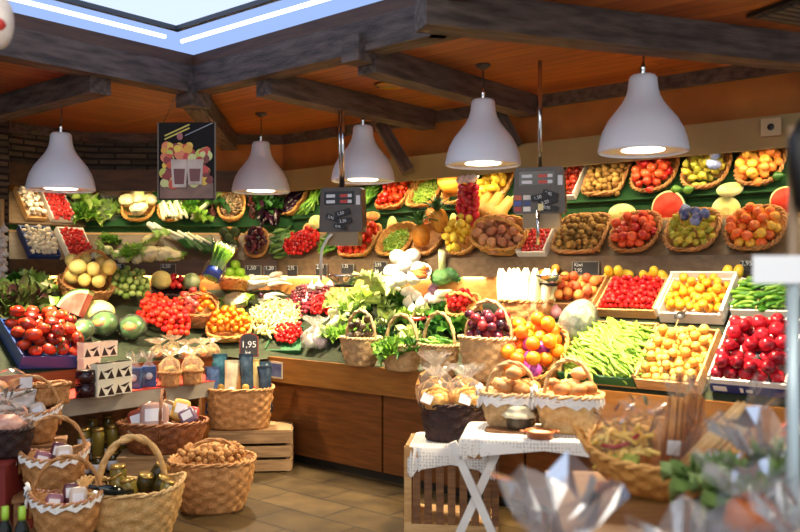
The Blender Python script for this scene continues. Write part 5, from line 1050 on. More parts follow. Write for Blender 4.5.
# ------------------------------------------------------------ wooden boxes and floor baskets
def slatcrate(M,w,d,h,label,n=3,m=None):
    m=m or M_wood; o=thing('slatted_crate',label,'crate',M); sh=h/n
    for k in range(n):
        for y in (-d/2,d/2): obj('slat',MB().box(-w/2,w/2,y-.008,y+.008,k*sh+.012,(k+1)*sh-.012).me('s',0),m,o)
        for x in (-w/2,w/2): obj('slat',MB().box(x-.008,x+.008,-d/2+.01,d/2-.01,k*sh+.012,(k+1)*sh-.012).me('s',0),m,o)
    for x in (-1,1):
        for y in (-1,1): obj('corner_post',MB().box(x*(w/2-.022)-.016,x*(w/2-.022)+.016,y*(d/2-.022)-.016,y*(d/2-.022)+.016,0,h).me('p',0),m,o)
    obj('top_panel',MB().box(-w/2,w/2,-d/2,d/2,h-.012,h+.003).me('t',0),m,o); return o
M_pine2=mat('weathered pine',"8c6c48","b08c60",5,.65,.2,stretch=(1,8,8))
slatcrate(Matrix.Translation((-1.20,6.78,0))@Matrix.Rotation(.09,4,'Z'),.64,.40,.33,'low slatted pine crate under the crisp basket by the counter',3,M_pine2)
M=Matrix.Translation((-1.29,6.72,.338))@Matrix.Rotation(.09,4,'Z'); basket(M,.53,.36,.31,K_tan,'oval wicker basket of crisp bags on the slatted pine crate',t=.85,p=3)
BAGC=[("1c2c4c","4c6c9c"),("14242c","3c7c8c"),("b8a888","e0d4b0"),("c87838","e8b060"),("182430","405868"),("c8a848","e8d088"),("101820","3a4a5a")]
def packet(M,w,h,m,label,cat='crisp bag',name='crisp_bag',badge=None):
    o=thing(name,label,cat,M); q=R.uniform(0,9)
    def fn(s,t,sg): e=max(0,math.sin(PI*s))**.5*max(0,math.sin(PI*t))**.45; return ((s-.5)*w*(1-.08*math.sin(PI*t)),sg*(.035*e+.003*math.sin(9*s+7*t+q))-.001*sg,t*h+.006*math.sin(s*7+q))
    b=MB().grid(lambda s,t:fn(s,t,-1),8,10).grid(lambda s,t:fn(1-s,t,1),8,10); obj('foil_body',b.me('pk'),m,o)
    obj('crimped_seal',MB().box(-w/2,w/2,-.004,.004,h-.012,h+.012).me('seal',0),m,o)
    if badge: obj('label_badge',MB().ball((0,-.031,h*.42),w*.27,12,None,1.2).me('bd') if 0 else MB().lathe([(.001,0),(w*.25,0),(w*.25,.003),(.001,.003)],18).me('bd'),badge,o,Matrix.Translation((0,-.04,h*.45))@Matrix.Rotation(PI/2,4,'X'))
lab=['dark blue crisp bag at the left end of the row','teal black crisp bag second from the left','cream fronted crisp bag beside the teal one','orange crisp bag in the middle of the row','dark blue crisp bag right of the orange one','yellow crisp bag with a red round badge','black crisp bag at the right end of the row']
for k,c in enumerate(BAGC): packet(M@Matrix.Translation((-.21+.07*k,-.05+.03*(k%2),.12))@Matrix.Rotation(R.uniform(-.25,.25),4,'Z')@Matrix.Rotation(R.uniform(-.12,.12),4,'Y'),.115,.36+.05*((k*2)%3),mat('foil %d'%k,c[0],c[1],9,.22),lab[k]+' in the tall wicker basket',badge=(mat('red badge',"b82820",rough=.4) if k==5 else M_label if k in(2,6) else mat('gold badge',"c8a24a",rough=.4)))
for k in range(4): packet(M@Matrix.Translation((-.17+.115*k,.10,.12))@Matrix.Rotation(R.uniform(-.2,.2),4,'Z'),.13,.38,mat('foil %d'%(k+1),"000000"),['dark crisp bag in the back row at the left','cream crisp bag in the back row','orange crisp bag in the back row','dark crisp bag in the back row at the right'][k]+' of the tall wicker basket')
def woodbox(M,w,d,h,label,m):
    o=thing('wooden_box',label,'box',M); obj('box_body',MB().box(-w/2,w/2,-d/2,d/2,0,h-.02).me('b',0),m,o); obj('lid_board',MB().box(-w/2-.01,w/2+.01,-d/2-.01,d/2+.01,h-.02,h).me('b',0),m,o)
woodbox(Matrix.Translation((-1.62,6.05,0))@Matrix.Rotation(.15,4,'Z'),.74,.44,.30,'plain pine box under the oval basket of packed goods',M_pine2)
M=Matrix.Translation((-1.70,5.98,.302))@Matrix.Rotation(.18,4,'Z'); basket(M,.62,.40,.21,K_brown,'oval brown wicker basket of packed dried goods with a thin handle',t=.68,p=2.1,handle=.44,hthick=.008,hrot=PI/2*0+1.57)
def pack(M,w,d,h,m,label): 
    o=thing('food_packet',label,'packet',M); obj('packet_body',ballbox(w,d,h),m,o); obj('label_patch',MB().box(-w*.3,w*.3,-d/2-.004,-d/2+.0,-h*.2,h*.25).me('lp',0),M_label,o)
def ballbox(w,d,h):
    b=MB().ball((0,0,0),1,14); b.v=[tuple(math.copysign(abs(c)**.45,c)*s/2 for c,s in zip(v,(w,d,h))) for v in b.v]; return b.me('pack')
PK=[((-.17,-.03,.22),(.12,.08,.17),"8c3c24",'rust red packet at the left rim of the oval basket'),((-.05,-.08,.26),(.20,.08,.20),"a88478",'large pinkish packet leaning in the middle of the oval basket'),((-.10,.08,.26),(.14,.08,.16),"5a3420",'dark brown packet at the back left of the oval basket'),((.12,.04,.28),(.13,.10,.16),"c8a050",'golden packet at the right of the oval basket'),((.18,-.05,.25),(.12,.08,.12),"6c5468",'dark violet packet at the right rim of the oval basket'),((-.16,-.10,.18),(.14,.10,.08),"b89878",'pale packet low at the front left of the oval basket'),((.05,-.11,.18),(.14,.09,.08),"94604c",'brown packet low at the front of the oval basket'),((.20,.06,.24),(.10,.10,.12),"a83c34",'small red packet behind the violet one'),((.02,.1,.27),(.12,.08,.16),"7c5c3c",'tan packet at the back of the oval basket')]
for k,(p,s_,c,l) in enumerate(PK): pack(M@Matrix.Translation(p)@Matrix.Rotation(R.uniform(-.5,.5),4,'Y')@Matrix.Rotation(-.4,4,'X'),*s_,mat('packet %s'%c,c,rough=.25),l)
M=Matrix.Translation((-1.26,5.60,0))@Matrix.Rotation(.12,4,'Z'); basket(M,.56,.44,.33,K_tan,'wicker basket of walnuts standing on the slate floor',t=.72,p=2.6,handle=.46,hthick=.010,hrot=.2)
WN=[ballmesh(.021,1.1,9,.14,4),ballmesh(.0205,1.05,9,.14,4)]
pile(M@Matrix.Translation((0,0,.22)),.25,.185,.0215,230,'walnut',WN,M_walnut,'brown walnut in the wicker basket on the floor','walnut','walnuts in the floor basket',dome=.13,K=14)
M=Matrix.Translation((-1.60,4.98,0))@Matrix.Rotation(.15,4,'Z'); basket(M,.60,.42,.30,K_light,'straw basket of bottles and jars on the floor with a broad arched handle',t=.72,p=3.2,handle=.60,hthick=.017,hrot=.35,saddle=.05)
M_bottle=mat('dark green glass',"0c140e",rough=.08); M_foil=mat('black capsule',"121214",rough=.3)
def bottle(M,label,m=None,cap=None,s=1,lab=True,name='wine_bottle'):
    o=thing(name,label,'bottle',M@Matrix.Scale(s,4)); obj('glass_body',MB().lathe([(.01,0),(.036,.004),(.037,.17),(.03,.205),(.015,.235),(.014,.29),(.01,.295)],18).me('b'),m or M_bottle,o)
    obj('capsule',MB().lathe([(.0155,.235),(.0165,.25),(.016,.297),(.001,.299)],14).me('c'),cap or M_foil,o)
    if lab: obj('label_band',MB().lathe([(.0375,.05),(.0378,.05),(.0378,.13),(.0375,.13)],18).me('lb'),M_label,o)
bottle(M@Matrix.Translation((.03,-.16,.30))@Matrix.Rotation(-1.25,4,'Y')@Matrix.Rotation(.3,4,'X'),'dark bottle lying across the front of the straw floor basket',s=.85,lab=False)
for k,(x,y,r,h,c,l) in enumerate(((-.18,-.10,.05,.07,None,'flat silver lidded jar tilted at the front left of the straw basket'),(-.06,.06,.05,.12,None,'olive jar at the middle left of the straw basket'),(.05,.07,.05,.12,None,'olive jar in the middle of the straw basket'),(.0,-.02,.045,.11,None,'green pickle jar in front of the olive jars'),(.14,.02,.045,.12,None,'dark jar at the right of the straw basket'),(-.1,.13,.05,.13,None,'tall olive jar at the back left of the straw basket'),(.10,.14,.05,.14,None,'tall olive jar at the back of the straw basket'),(.2,-.06,.045,.1,None,'small dark jar by the right rim of the straw basket'),(-.2,.05,.045,.1,None,'small dark jar by the left rim of the straw basket'))):
    jar((0,0,0),r,h,M_oil if k%2 else M_paste,M_gold if k else mat('silver lid',"b8bcc4",rough=.3,metal=.6),l,None,None,'olive_jar'); o=bpy.data.objects[-1] if 0 else [c for c in bpy.data.objects if c.get('label')==l][0]; o.matrix_world=M@Matrix.Translation((x,y,.25+.03*(k in(5,6))))@Matrix.Rotation(R.uniform(-.5,.5),4,'Y')@Matrix.Rotation((1.0 if k==0 else R.uniform(-.2,.4)),4,'X')
# ------------------------------------------------------------ gingham lined baskets, stepped stand at the left
def checkmat():
    m=bpy.data.materials.new('gingham'); m.use_nodes=True; N=m.node_tree.nodes; L=m.node_tree.links; b=N['Principled BSDF']; b.inputs['Roughness'].default_value=.8
    tc=N.new('ShaderNodeTexCoord'); ck=N.new('ShaderNodeTexChecker'); ck.inputs['Scale'].default_value=60; ck.inputs['Color1'].default_value=srgb("a83440"); ck.inputs['Color2'].default_value=srgb("e0c4c0"); L.new(tc.outputs['Object'],ck.inputs[0]); L.new(ck.outputs[0],b.inputs['Base Color']); return m
M_ging=checkmat(); M_lace=mat('white lace',"e8e4e0","f6f4f0",60,.8,bump=.5,bscale=90)
def liner(w,d,h,p=2.6,saddle=0,drop=.07,t=.78):
    b=MB(); n=64; vs=[];fs=[]
    for j,(s_,z) in enumerate(((t*.86,h*.12),(.90,h*.6),(.95,h*1.0),(1.0,h+.016),(1.045,h+.006),(1.055,h-drop*.6),(1.06,h-drop))):
        for i in range(n):
            a=2*PI*i/n; x,y=se(a,p); sc=.012*math.cos(a*16) if j==6 else 0; k=1+(.012*math.sin(a*16) if j>4 else 0)
            vs.append((x*w/2*s_*k,y*d/2*s_*k,z+sc+saddle*abs(math.cos(a))**2.5*(1 if j>1 else .5)))
    for j in range(6):
        for i in range(n): fs.append((j*n+i,j*n+(i+1)%n,(j+1)*n+(i+1)%n,(j+1)*n+i))
    return vs,fs
def linedbasket(M,w,d,h,hh,label,m=None,lin=None,saddle=.05,hrot=0,drop=.03,edge=True,hm=None,p=2.4,bow=True):
    o=basket(M,w,d,h,m or K_tan,label,None,.74,p,hh,.010,hm or m or K_tan,hrot,'lined_basket',saddle)
    vs,fs=liner(w,d,h,p,saddle,drop); n=64
    obj('lining',MB().add(vs[:n*5],[f for f in fs if max(f)<n*5]).me('lining'),lin or M_ging,o)
    if edge:
        e=MB(); e.add(vs[n*3:],[tuple(i-n*3 for i in f) for f in fs if min(f)>=n*3]); obj('frill_edge',e.me('frill'),M_lace,o)
    if bow:
        sx=-1; c=Vector((-w/2*math.cos(hrot)*.98,-w/2*math.sin(hrot)*.98,h+saddle+.01)); b=MB()
        for a in (-1,1): b.tube([c,c+Vector((-.02,a*.05,.03)),c+Vector((-.02,a*.06,-.01)),c],[.008,.013,.013,.006],5); b.tube([c,c+Vector((-.02,a*.02,-.05)),c+Vector((-.02,a*.03,-.09))],[.006,.009,.009],5)
        obj('bow',b.me('bow'),M_lace,o)
    return o
for k,(px,Y,z,s_,l) in enumerate(((30,5.35,.50,.95,'pink lined gift basket uppermost on the stepped stand by the bread box'),(54,5.06,.27,1.0,'gingham lined gift basket in the middle of the stepped stand'),(67,4.74,.10,1.0,'gingham lined gift basket lowest of three on the stepped stand'))):
    X=(px-400)/F*Y; M=Matrix.Translation((X,Y,z))@Matrix.Rotation(.35,4,'Z')@Matrix.Scale(s_,4); linedbasket(M,.39,.32,.20,.44,l,K_tan,hrot=.0)
    stm=Matrix.Translation((X,Y,0))@Matrix.Rotation(.35,4,'Z'); o=thing('display_step',['tall dark step under the uppermost gift basket','middle dark step under the gingham gift basket','lowest dark step under the front gift basket'][k],'stand',stm)
    obj('step_board',MB().box(-.22,.22,-.17,.17,z-.025,z-.003).me('s',0),M_dwood,o)
    for x in (-.19,.19):
        for y in (-.14,.14): obj('leg',MB().box(x-.02,x+.02,y-.02,y+.02,0,z-.025).me('l',0),M_dwood,o)
    for j,(x,y,w_,h_,c,l2) in enumerate(((-.07,.0,.10,.13,"8c5a68",'mauve wrapped gift at the left inside the '),(.06,-.02,.10,.15,"c8b8a8",'pale wrapped gift at the right inside the '),(.02,.07,.09,.12,"5c2c38",'dark red gift at the back inside the '))):
        pack(M@Matrix.Translation((x,y,.17+.02*j))@Matrix.Rotation(R.uniform(-.4,.4),4,'Y')@Matrix.Rotation(-.3,4,'X'),w_,.07,h_,mat('gift '+c,c,rough=.3),l2+['uppermost gift basket','middle gift basket','lowest gift basket'][k])
p=at(6,452,5.0); M=Matrix.Translation(p+Vector((0,0,-.02))); basket(M,.30,.26,.16,K_dark,'dark wicker basket wrapped in cellophane at the far left edge',t=.8)
o=thing('cellophane_parcel','cellophane parcel of pink sweets in the dark basket at the far left edge','parcel',M@Matrix.Translation((0,0,.14))); obj('sweets',ballmesh(.11,.6,12,.3,4),mat('pink sweets',"b0705c","d8a898",20,.5),o,Matrix.Translation((0,0,.04))); obj('film',mfilm(.28,.26,61,.2,base=.45),FILM,o)
woodbox(Matrix.Translation((p.x-.1,p.y+.02,0)),.36,.40,p.z-.024,'red topped box under the dark basket at the far left edge',mat('red box',"7c2620",rough=.6))
for k,(px,l) in enumerate(((5,'dark bottle with lime green capsule at the lower left corner'),(22,'dark bottle with lime green capsule, right of two at the lower left'))):
    p=at(px,506,3.9); bottle(Matrix.Translation((p.x,p.y,p.z-.30)),l,M_bottle,mat('lime capsule',"9cc43c",rough=.35),1.0)
woodbox(Matrix.Translation((at(12,500,3.9).x-.1,3.9,0)),.34,.3,at(5,506,3.9).z-.302,'dark box under the lime capped bottles',M_dwood)
# ------------------------------------------------------------ bread table, slatted crate and what stands on them
o=thing('slatted_stand','tall slatted wooden crate with lace top in front of the counter','crate',Matrix.Translation((.33,5.18,0))@Matrix.Rotation(-.12,4,'Z'))
w,d,h=.56,.42,.54
for x in (-1,1):
    for y in (-1,1): obj('corner_post',MB().box(x*(w/2-.02)-.022,x*(w/2-.02)+.022,y*(d/2-.02)-.022,y*(d/2-.02)+.022,0,h).me('p',0),M_dwood if x>0 else M_wood,o)
for k in range(7): obj('slat',MB().box(-w/2+.05+k*.07,-w/2+.095+k*.07,-d/2-.002,-d/2+.012,.05,h-.05).me('s',0),M_dwood,o)
for k in range(5): obj('slat',MB().box(-w/2,-w/2+.012,-d/2+.04+k*.07,-d/2+.085+k*.07,.05,h-.05).me('s',0),M_dwood,o)
obj('rail',MB().box(-w/2,w/2,-d/2-.01,d/2,h-.06,h).me('r',0),M_wood,o); obj('rail',MB().box(-w/2,w/2,-d/2-.01,d/2,.03,.08).me('r',0),M_wood,o)
def lacecloth(w,d,drop,label,M,corner=0,sc=14):
    b=MB(); n=120; vs=[];fs=[]
    for j,(s_,z) in enumerate(((0,.002),(.5,.003),(1.0,.004),(1.02,-.004),(1.03,-drop*.5),(1.035,-drop))):
        for i in range(n):
            a=2*PI*i/n; x,y=se(a,14); e=(abs(math.sin(a*sc))*.035 if j==5 else 0); fold=.012*math.sin(a*22) if j>3 else 0
            crn=corner*max(0,abs(x*y))**6*(z/-drop if z<0 else 0)
            vs.append((x*(w/2*s_+fold),y*(d/2*s_+fold),z-e-crn if j>3 else z))
    for j in range(5):
        for i in range(n): fs.append((j*n+i,j*n+(i+1)%n,(j+1)*n+(i+1)%n,(j+1)*n+i))
    return solo('lace_cloth',b.add(vs,fs).me('cloth'),M_laceh,label,'cloth',M)
# open-work lace: holes from a fine voronoi grid
def lacemat():
    m=bpy.data.materials.new('openwork lace'); m.use_nodes=True; N=m.node_tree.nodes; L=m.node_tree.links; b=N['Principled BSDF']; b.inputs['Base Color'].default_value=srgb("efeae2"); b.inputs['Roughness'].default_value=.85
    tc=N.new('ShaderNodeTexCoord'); v=N.new('ShaderNodeTexVoronoi'); v.inputs['Scale'].default_value=55; v.inputs['Randomness'].default_value=.25; L.new(tc.outputs['Object'],v.inputs['Vector'])
    g=N.new('ShaderNodeMath'); g.operation='GREATER_THAN'; g.inputs[1].default_value=.36; L.new(v.outputs['Distance'],g.inputs[0]); t=N.new('ShaderNodeMath'); t.operation='MULTIPLY_ADD'; t.inputs[1].default_value=.35; t.inputs[2].default_value=.65; L.new(g.outputs[0],t.inputs[0]); L.new(t.outputs[0],b.inputs['Alpha']); return m
M_laceh=lacemat()
CM=Matrix.Translation((.33,5.18,.543))@Matrix.Rotation(-.12,4,'Z'); lacecloth(.50,.44,.10,'white scalloped lace cloth hanging over the slatted crate',CM,.10)
M=CM@Matrix.Translation((-.0,.02,.006)); basket(M,.40,.32,.22,K_dark,'dark wicker basket of wrapped cakes on the slatted crate',t=.84,p=2.4)
o_=0
M_gcake=mat('golden cake',"b8742c","e6b054",14,.4)
for k,(x,y,l) in enumerate(((-.10,-.06,'front left wrapped cake with white tag in the dark basket'),(.09,-.05,'front right wrapped cake with white tag in the dark basket'),(-.12,.08,'wrapped cake at the back left of the dark basket with pinched cellophane'),(.05,.08,'wrapped cake at the back of the dark basket'))):
    o=thing('wrapped_cake',l,'cake',M@Matrix.Translation((x,y,.20))@Matrix.Rotation(-.3+.4*k,4,'Z')); 
    obj('cake',MB().lathe([(.01,0),(.085,.0),(.10,.04),(.085,.085),(.04,.10),(.01,.09)],22,lambda a,h:1+.06*math.cos(7*a)).me('cake'),M_gcake,o); 
    obj('ribbon',MB().tube([(-.09,-.02,.06),(-.03,-.05,.12),(.03,-.02,.13),(.06,.04,.1),(.10,.02,.05)],.008,6).tube([(-.02,-.10,.05),(-.01,-.05,.11),(.0,.02,.14),(.03,.03,.17),(-.03,.02,.17),(0,.02,.14)],.006,6).me('rib'),mat('gold ribbon',"d8a848",rough=.25,metal=.4),o)
    obj('film',mfilm(.24,.26 if k!=2 else .33,70+k,.16,base=.44,flare=.9),FILM,o)
    if k<2: obj('paper_tag',MB().box(-.035,.035,-.002,.0,-.03,.03).me('tag',0),M_label,o,Matrix.Translation((-.02,-.105,.07))@Matrix.Rotation(.3,4,'Y')@Matrix.Rotation(-.5,4,'X'))
# folding table
TM=Matrix.Translation((.80,4.62,0))@Matrix.Rotation(-.17,4,'Z'); M_wpaint=mat('white painted wood',"d8d4d0","eceae6",5,.5)
o=thing('folding_table','white folding table with crossed legs under the lace cloth','table',TM); TW,TD,TH=.84,.46,.70
obj('table_top',MB().box(-TW/2,TW/2,-TD/2,TD/2,TH-.025,TH).me('t',0),M_wpaint,o)
for x in (-TW/2+.06,TW/2-.06):
    for sg in (-1,1):
        a=Vector((x+.012*sg,-sg*.22,0)); b_=Vector((x+.012*sg,sg*.22,TH-.03))
        a,b_=Vector((x-sg*.17 if x<0 else x+sg*.17,-.18*1,0)),Vector((x+sg*.13 if x<0 else x-sg*.13,-.18,TH-.03))
        a=a+Vector((0,0 if x<0 else .36,0)); b_=b_+Vector((0,0 if x<0 else .36,0)); a.y+=.02*sg; b_.y+=.02*sg
        dd=b_-a; Mx=frame(a,dd,Vector((0,-1,0))); obj('leg',MB().box(0,dd.length,-.022,.022,-.012,.012).me('l',0),M_wpaint,o,Mx)
    obj('stretcher',MB().box(x-.02,x+.02,-.2,.2,TH-.06,TH-.025).me('s',0),M_wpaint,o)
lacecloth(TW+.03,TD+.03,.05,'white lace cloth with scalloped edge on the folding table',TM@Matrix.Translation((0,0,TH+.001)),.06,18)
M_check=M_ging; M_bread=mat('bread roll',"b07038","dca868",10,.55,.4)
def breadroll(): 
    o=R.uniform(0,20); return MB().ball((0,0,0),.05,14,None,.72,lambda d:1+.14*mn.noise(d*3+Vector((o,o,o)))+.05*math.sin(d.x*9)*max(0,d.z)).me('roll')
BR=[breadroll(),breadroll()]
def breadbasket(px,py,w,d,h,hh,rz,label,n,lr,grp,m,hrot=0):
    p=on(px,py,TH+.006); M=Matrix.Translation(p)@Matrix.Rotation(rz,4,'Z'); linedbasket(M,w,d,h,hh,label,m,M_lin,saddle=.0,hrot=hrot,drop=.05,hm=m,p=3.0)
    for (x,y,z) in deposit(n,.048,w*.44,d*.42,False,.04,zmax=.16):
        o=thing('bread_roll',lr,'bread',M@Matrix.Translation((x,y,z+h*.80))@rndrot(.5),grp); obj('crust',R.choice(BR),M_bread,o); 
M_lin=mat('pink check lining',"c8686c","f0dcd4",70,.8)
breadbasket(511,425,.34,.30,.185,.36,-.25,'left straw basket of wrapped bread rolls with white bow on the lace table',16,'bread roll in the left lined basket on the lace table','bread rolls in the left basket',K_pale,.25)
breadbasket(569,431,.36,.29,.20,.395,-.35,'right straw basket of wrapped bread rolls with white bow on the lace table',16,'bread roll in the right lined basket on the lace table','bread rolls in the right basket',K_light,.3)
p=on(519,430,TH+.006); o=thing('stoneware_jar','dark stoneware jar with cream cloth cover on the lace table','jar',Matrix.Translation(p)); obj('jar_body',MB().lathe([(.01,0),(.06,.003),(.07,.03),(.072,.08),(.06,.11),(.055,.12),(.01,.12)],24).me('j'),mat('dark stoneware',"2e261c","4c4030",7,.35),o)
obj('cloth_cover',MB().lathe([(.001,.135),(.05,.133),(.066,.118),(.064,.108),(.082,.098),(.094,.078),(.09,.076),(.06,.1),(.001,.12)],40,lambda a,h:1+(.07*math.sin(9*a) if h>.5 else 0)).me('c'),mat('cream cloth',"d8ccA4","ece4c8",20,.8),o)
solo('wooden_board',MB().prism([(.15*se(2*PI*i/40,5)[0],.08*se(2*PI*i/40,5)[1]) for i in range(40)],0,.012).me('b',0),M_dwood,'small dark wooden board under the stoneware jar','board',Matrix.Translation(on(507,431,TH+.004)+Vector((.03,.0,-.001)))@Matrix.Rotation(-.2,4,'Z'))
p=on(540,438,TH+.006); o=thing('terracotta_dish','small terracotta dish of crumbs on the lace table','dish',Matrix.Translation(p)); obj('dish_body',MB().lathe([(.01,0),(.062,0),(.078,.03),(.08,.042),(.073,.042),(.066,.016),(.01,.014)],28).tube([(.078,-.015,.034),(.10,-.012,.036),(.10,.012,.036),(.078,.015,.034)],.007,6).tube([(-.078,-.015,.034),(-.10,-.012,.036),(-.10,.012,.036),(-.078,.015,.034)],.007,6).me('d'),mat('terracotta',"9c5428","bc6c38",9,.4),o); obj('crumbs',MB().lathe([(.001,.032),(.05,.034),(.068,.028),(.068,.02),(.001,.02)],24,lambda a,h:1+.04*math.sin(5*a)).me('cr'),mat('crumbs',"d8b488","f0dcb8",60,.8,bump=.6,bscale=120),o)
# ------------------------------------------------------------ foreground table, breadstick basket, cellophane
FT=.70
o=thing('foreground_table','dark display table at the lower right holding the breadstick basket','table',Matrix.Translation((1.12,2.9,0))@Matrix.Rotation(-.1,4,'Z'))
obj('table_top',MB().box(-.55,1.1,-1.2,.80,FT-.04,FT).me('t',0),M_dwood,o)
for x in (-.5,1.0):
    for y in (-1.1,.72): obj('leg',MB().box(x-.03,x+.03,y-.03,y+.03,0,FT-.04).me('l',0),M_dwood,o)
M=Matrix.Translation((1.045,3.35,FT+.06))@Matrix.Rotation(-.15,4,'Z')@Matrix.Rotation(.22,4,'X')
basket(M,.58,.48,.15,K_gold,'shallow straw basket of packed breadsticks in the right foreground',t=.72,p=2.1,hthick=.012)
bk=[c for c in bpy.data.objects if c.get('label')=='shallow straw basket of packed breadsticks in the right foreground'][0]
for s_ in (-1,1):
    b=MB()
    for ph in (0,PI): b.tube([(s_*(.285+.055*math.sin(PI*i/16))+.004*math.cos(i+ph),-.07+.14*i/16,.14+.075*math.sin(PI*i/16)+.006*math.sin(i+ph)) for i in range(17)],.009,6)
    obj('loop_handle',b.me('h'),K_gold,bk)
M_stick=mat('breadstick',"a8642c","cf9450",12,.55,.4)
def stickpack(M,label,n,l,m,lab=True,w=.09,top=None,seed=0,cat='breadsticks',r=.008):
    o=thing('breadstick_bag',label,cat,M); q=random.Random(seed)
    for k in range(n):
        a=2.4*k; rr=w*.42*math.sqrt((k+.5)/n); ll=l*q.uniform(.9,1.0)
        obj('breadstick',MB().tube([(rr*math.cos(a),rr*math.sin(a)*.6,.01),(rr*math.cos(a)*1.05+.004,rr*math.sin(a)*.6,ll*.5),(rr*math.cos(a)*.95,rr*math.sin(a)*.6,ll)],[r*.8,r,r*.8],6).me('st'),m,o)
    obj('bag_film',mfilm(w*1.75,l*1.22,seed+80,.1,base=.48,flare=.7),FILM,o)
    if lab: obj('paper_label',MB().box(-.025,.025,-.002,.001,-.03,.03).me('lb',0),M_label,o,Matrix.Translation((0,-w*.62,l*.35)))
stickpack(M@Matrix.Translation((.03,.0,.06))@Matrix.Rotation(.06,4,'Y'),'tall cellophane bag of brown breadsticks standing in the straw basket',16,.30,M_stick,True,.10,None,1)
stickpack(M@Matrix.Translation((.10,.06,.05))@Matrix.Rotation(.1,4,'Y'),'second bag of breadsticks behind the tall one, catching the light',14,.30,M_stick,False,.09,None,2)
stickpack(M@Matrix.Translation((.10,-.08,.08))@Matrix.Rotation(.62,4,'Y')@Matrix.Rotation(.1,4,'X'),'bag of pale twisted sticks slanting over the right rim of the straw basket',10,.36,mat('pale stick',"d0a060","ecc890",12,.55,.3),False,.11,None,3,'breadsticks',.014)
o=thing('sandwich_pack','cellophane pack of yellow pasta with green filling at the left in the straw basket','packet',M@Matrix.Translation((-.15,-.03,.10))@Matrix.Rotation(-.25,4,'Y'))
pb=MB()
for k in range(46):
    c=Vector((R.uniform(-.10,.10),R.uniform(-.06,.06),R.uniform(.01,.10))); d=Vector((R.uniform(-1,1),R.uniform(-.6,.6),R.uniform(-.4,.4))).normalized()*.045; pb.tube([c-d,c+Vector((0,0,.012)),c+d],.009,6)
obj('pasta',pb.me('pasta'),mat('yellow pasta',"dca83c","f0d478",14,.5),o); obj('green_filling',ballmesh(.065,.5,12,.3,5),mat('herb green',"8ca43c","b8c860",14,.5),o,Matrix.Translation((0,-.05,.01))); obj('red_tie',MB().tube([(-.07,-.03,.085),(-.02,-.05,.075),(.03,-.05,.08),(.08,-.03,.10)],.008,6).me('tie'),M_chilli,o); obj('film',mfilm(.24,.20,91,.12,base=.45,flare=.8),FILM,o)
o=thing('cracker_pack','small cellophane pack tucked behind the breadsticks','packet',M@Matrix.Translation((-.06,.10,.09))); obj('crackers',ballmesh(.06,.7,12,.2,4),M_gcake,o,Matrix.Translation((0,0,.05))); obj('film',mfilm(.18,.20,92,.2,base=.45),FILM,o)
# big crumpled cellophane parcels in the near foreground
def crumple(M,w,d,h,seed,label,content,neck=.68):
    q=random.Random(seed); o=thing('cellophane_parcel',label,'parcel',M); seg=18; prof=[(.85,0),(1.0,.14),(.98,.34),(.74,.52),(.40,neck),(.34,neck+.06),(.62,.86),(.9,1.0)]
    vs=[];fs=[]
    for j,(r,z) in enumerate(prof):
        for i in range(seg):
            a=2*PI*(i+.5*(j%2))/seg; k=1+q.uniform(-.20,.20); vs.append((w/2*r*k*math.cos(a),d/2*r*k*math.sin(a),h*(z+q.uniform(-.05,.05)*(1 if j else 0)*(2 if j>5 else 1))))
    for j in range(len(prof)-1):
        for i in range(seg):
            a,b=j*seg+i,j*seg+(i+1)%seg
            if q.random()<.5: fs+= [(a,b,b+seg),(a,b+seg,a+seg)]
            else: fs+=[(a,b,a+seg),(b,b+seg,a+seg)]
    obj('film',MB().add(vs,fs).me('film',0),FILMB,o); 
    for k,(c,x,y,z,r) in enumerate(content): obj('content_piece',ballmesh(r,.8,12,.25,3),mat('content '+c,c,rough=.5),o,Matrix.Translation((x,y,z)))
    return o
FILMB=filmmat('blue white cellophane',"e4e8f4",.30,.17,.10)
crumple(Matrix.Translation((.40,2.15,.62)),.36,.32,.50,5,'large crumpled clear cellophane parcel at the bottom middle in front of the table',[("b8a8a0",-.06,0,.10,.09),("8c8480",.08,.02,.10,.09),("c8a890",0,.04,.22,.09)])
crumple(Matrix.Translation((.72,1.95,.58)),.36,.34,.44,6,'second crumpled clear cellophane parcel right of the large one',[("7c6c64",0,0,.10,.11),("a89890",-.05,.03,.2,.08)])
crumple(Matrix.Translation((.62,1.55,.56)),.42,.30,.40,8,'nearest crumpled clear cellophane parcel at the bottom edge',[("b0a8a8",0,0,.12,.12)])
crumple(Matrix.Translation((1.00,2.05,.62)),.30,.30,.30,12,'low crumpled cellophane parcel below the breadstick basket',[("6c5a50",0,0,.10,.10)])
o=thing('parcel_bench','low dark bench carrying the crumpled cellophane parcels','bench',Matrix.Translation((.62,1.85,0)))
obj('bench_top',MB().box(-.47,.55,-.55,.55,.52,.558).me('t',0),M_dwood,o)
for x in (-.42,.5):
    for y in (-.5,.5): obj('leg',MB().box(x-.025,x+.025,y-.025,y+.025,0,.52).me('l',0),M_dwood,o)
for ch in [c for c in bpy.data.objects if c.name.startswith('cellophane_parcel') and c.type=='EMPTY' and c.location.y<2.3 and c.location.x>0]: ch.location.z=.56
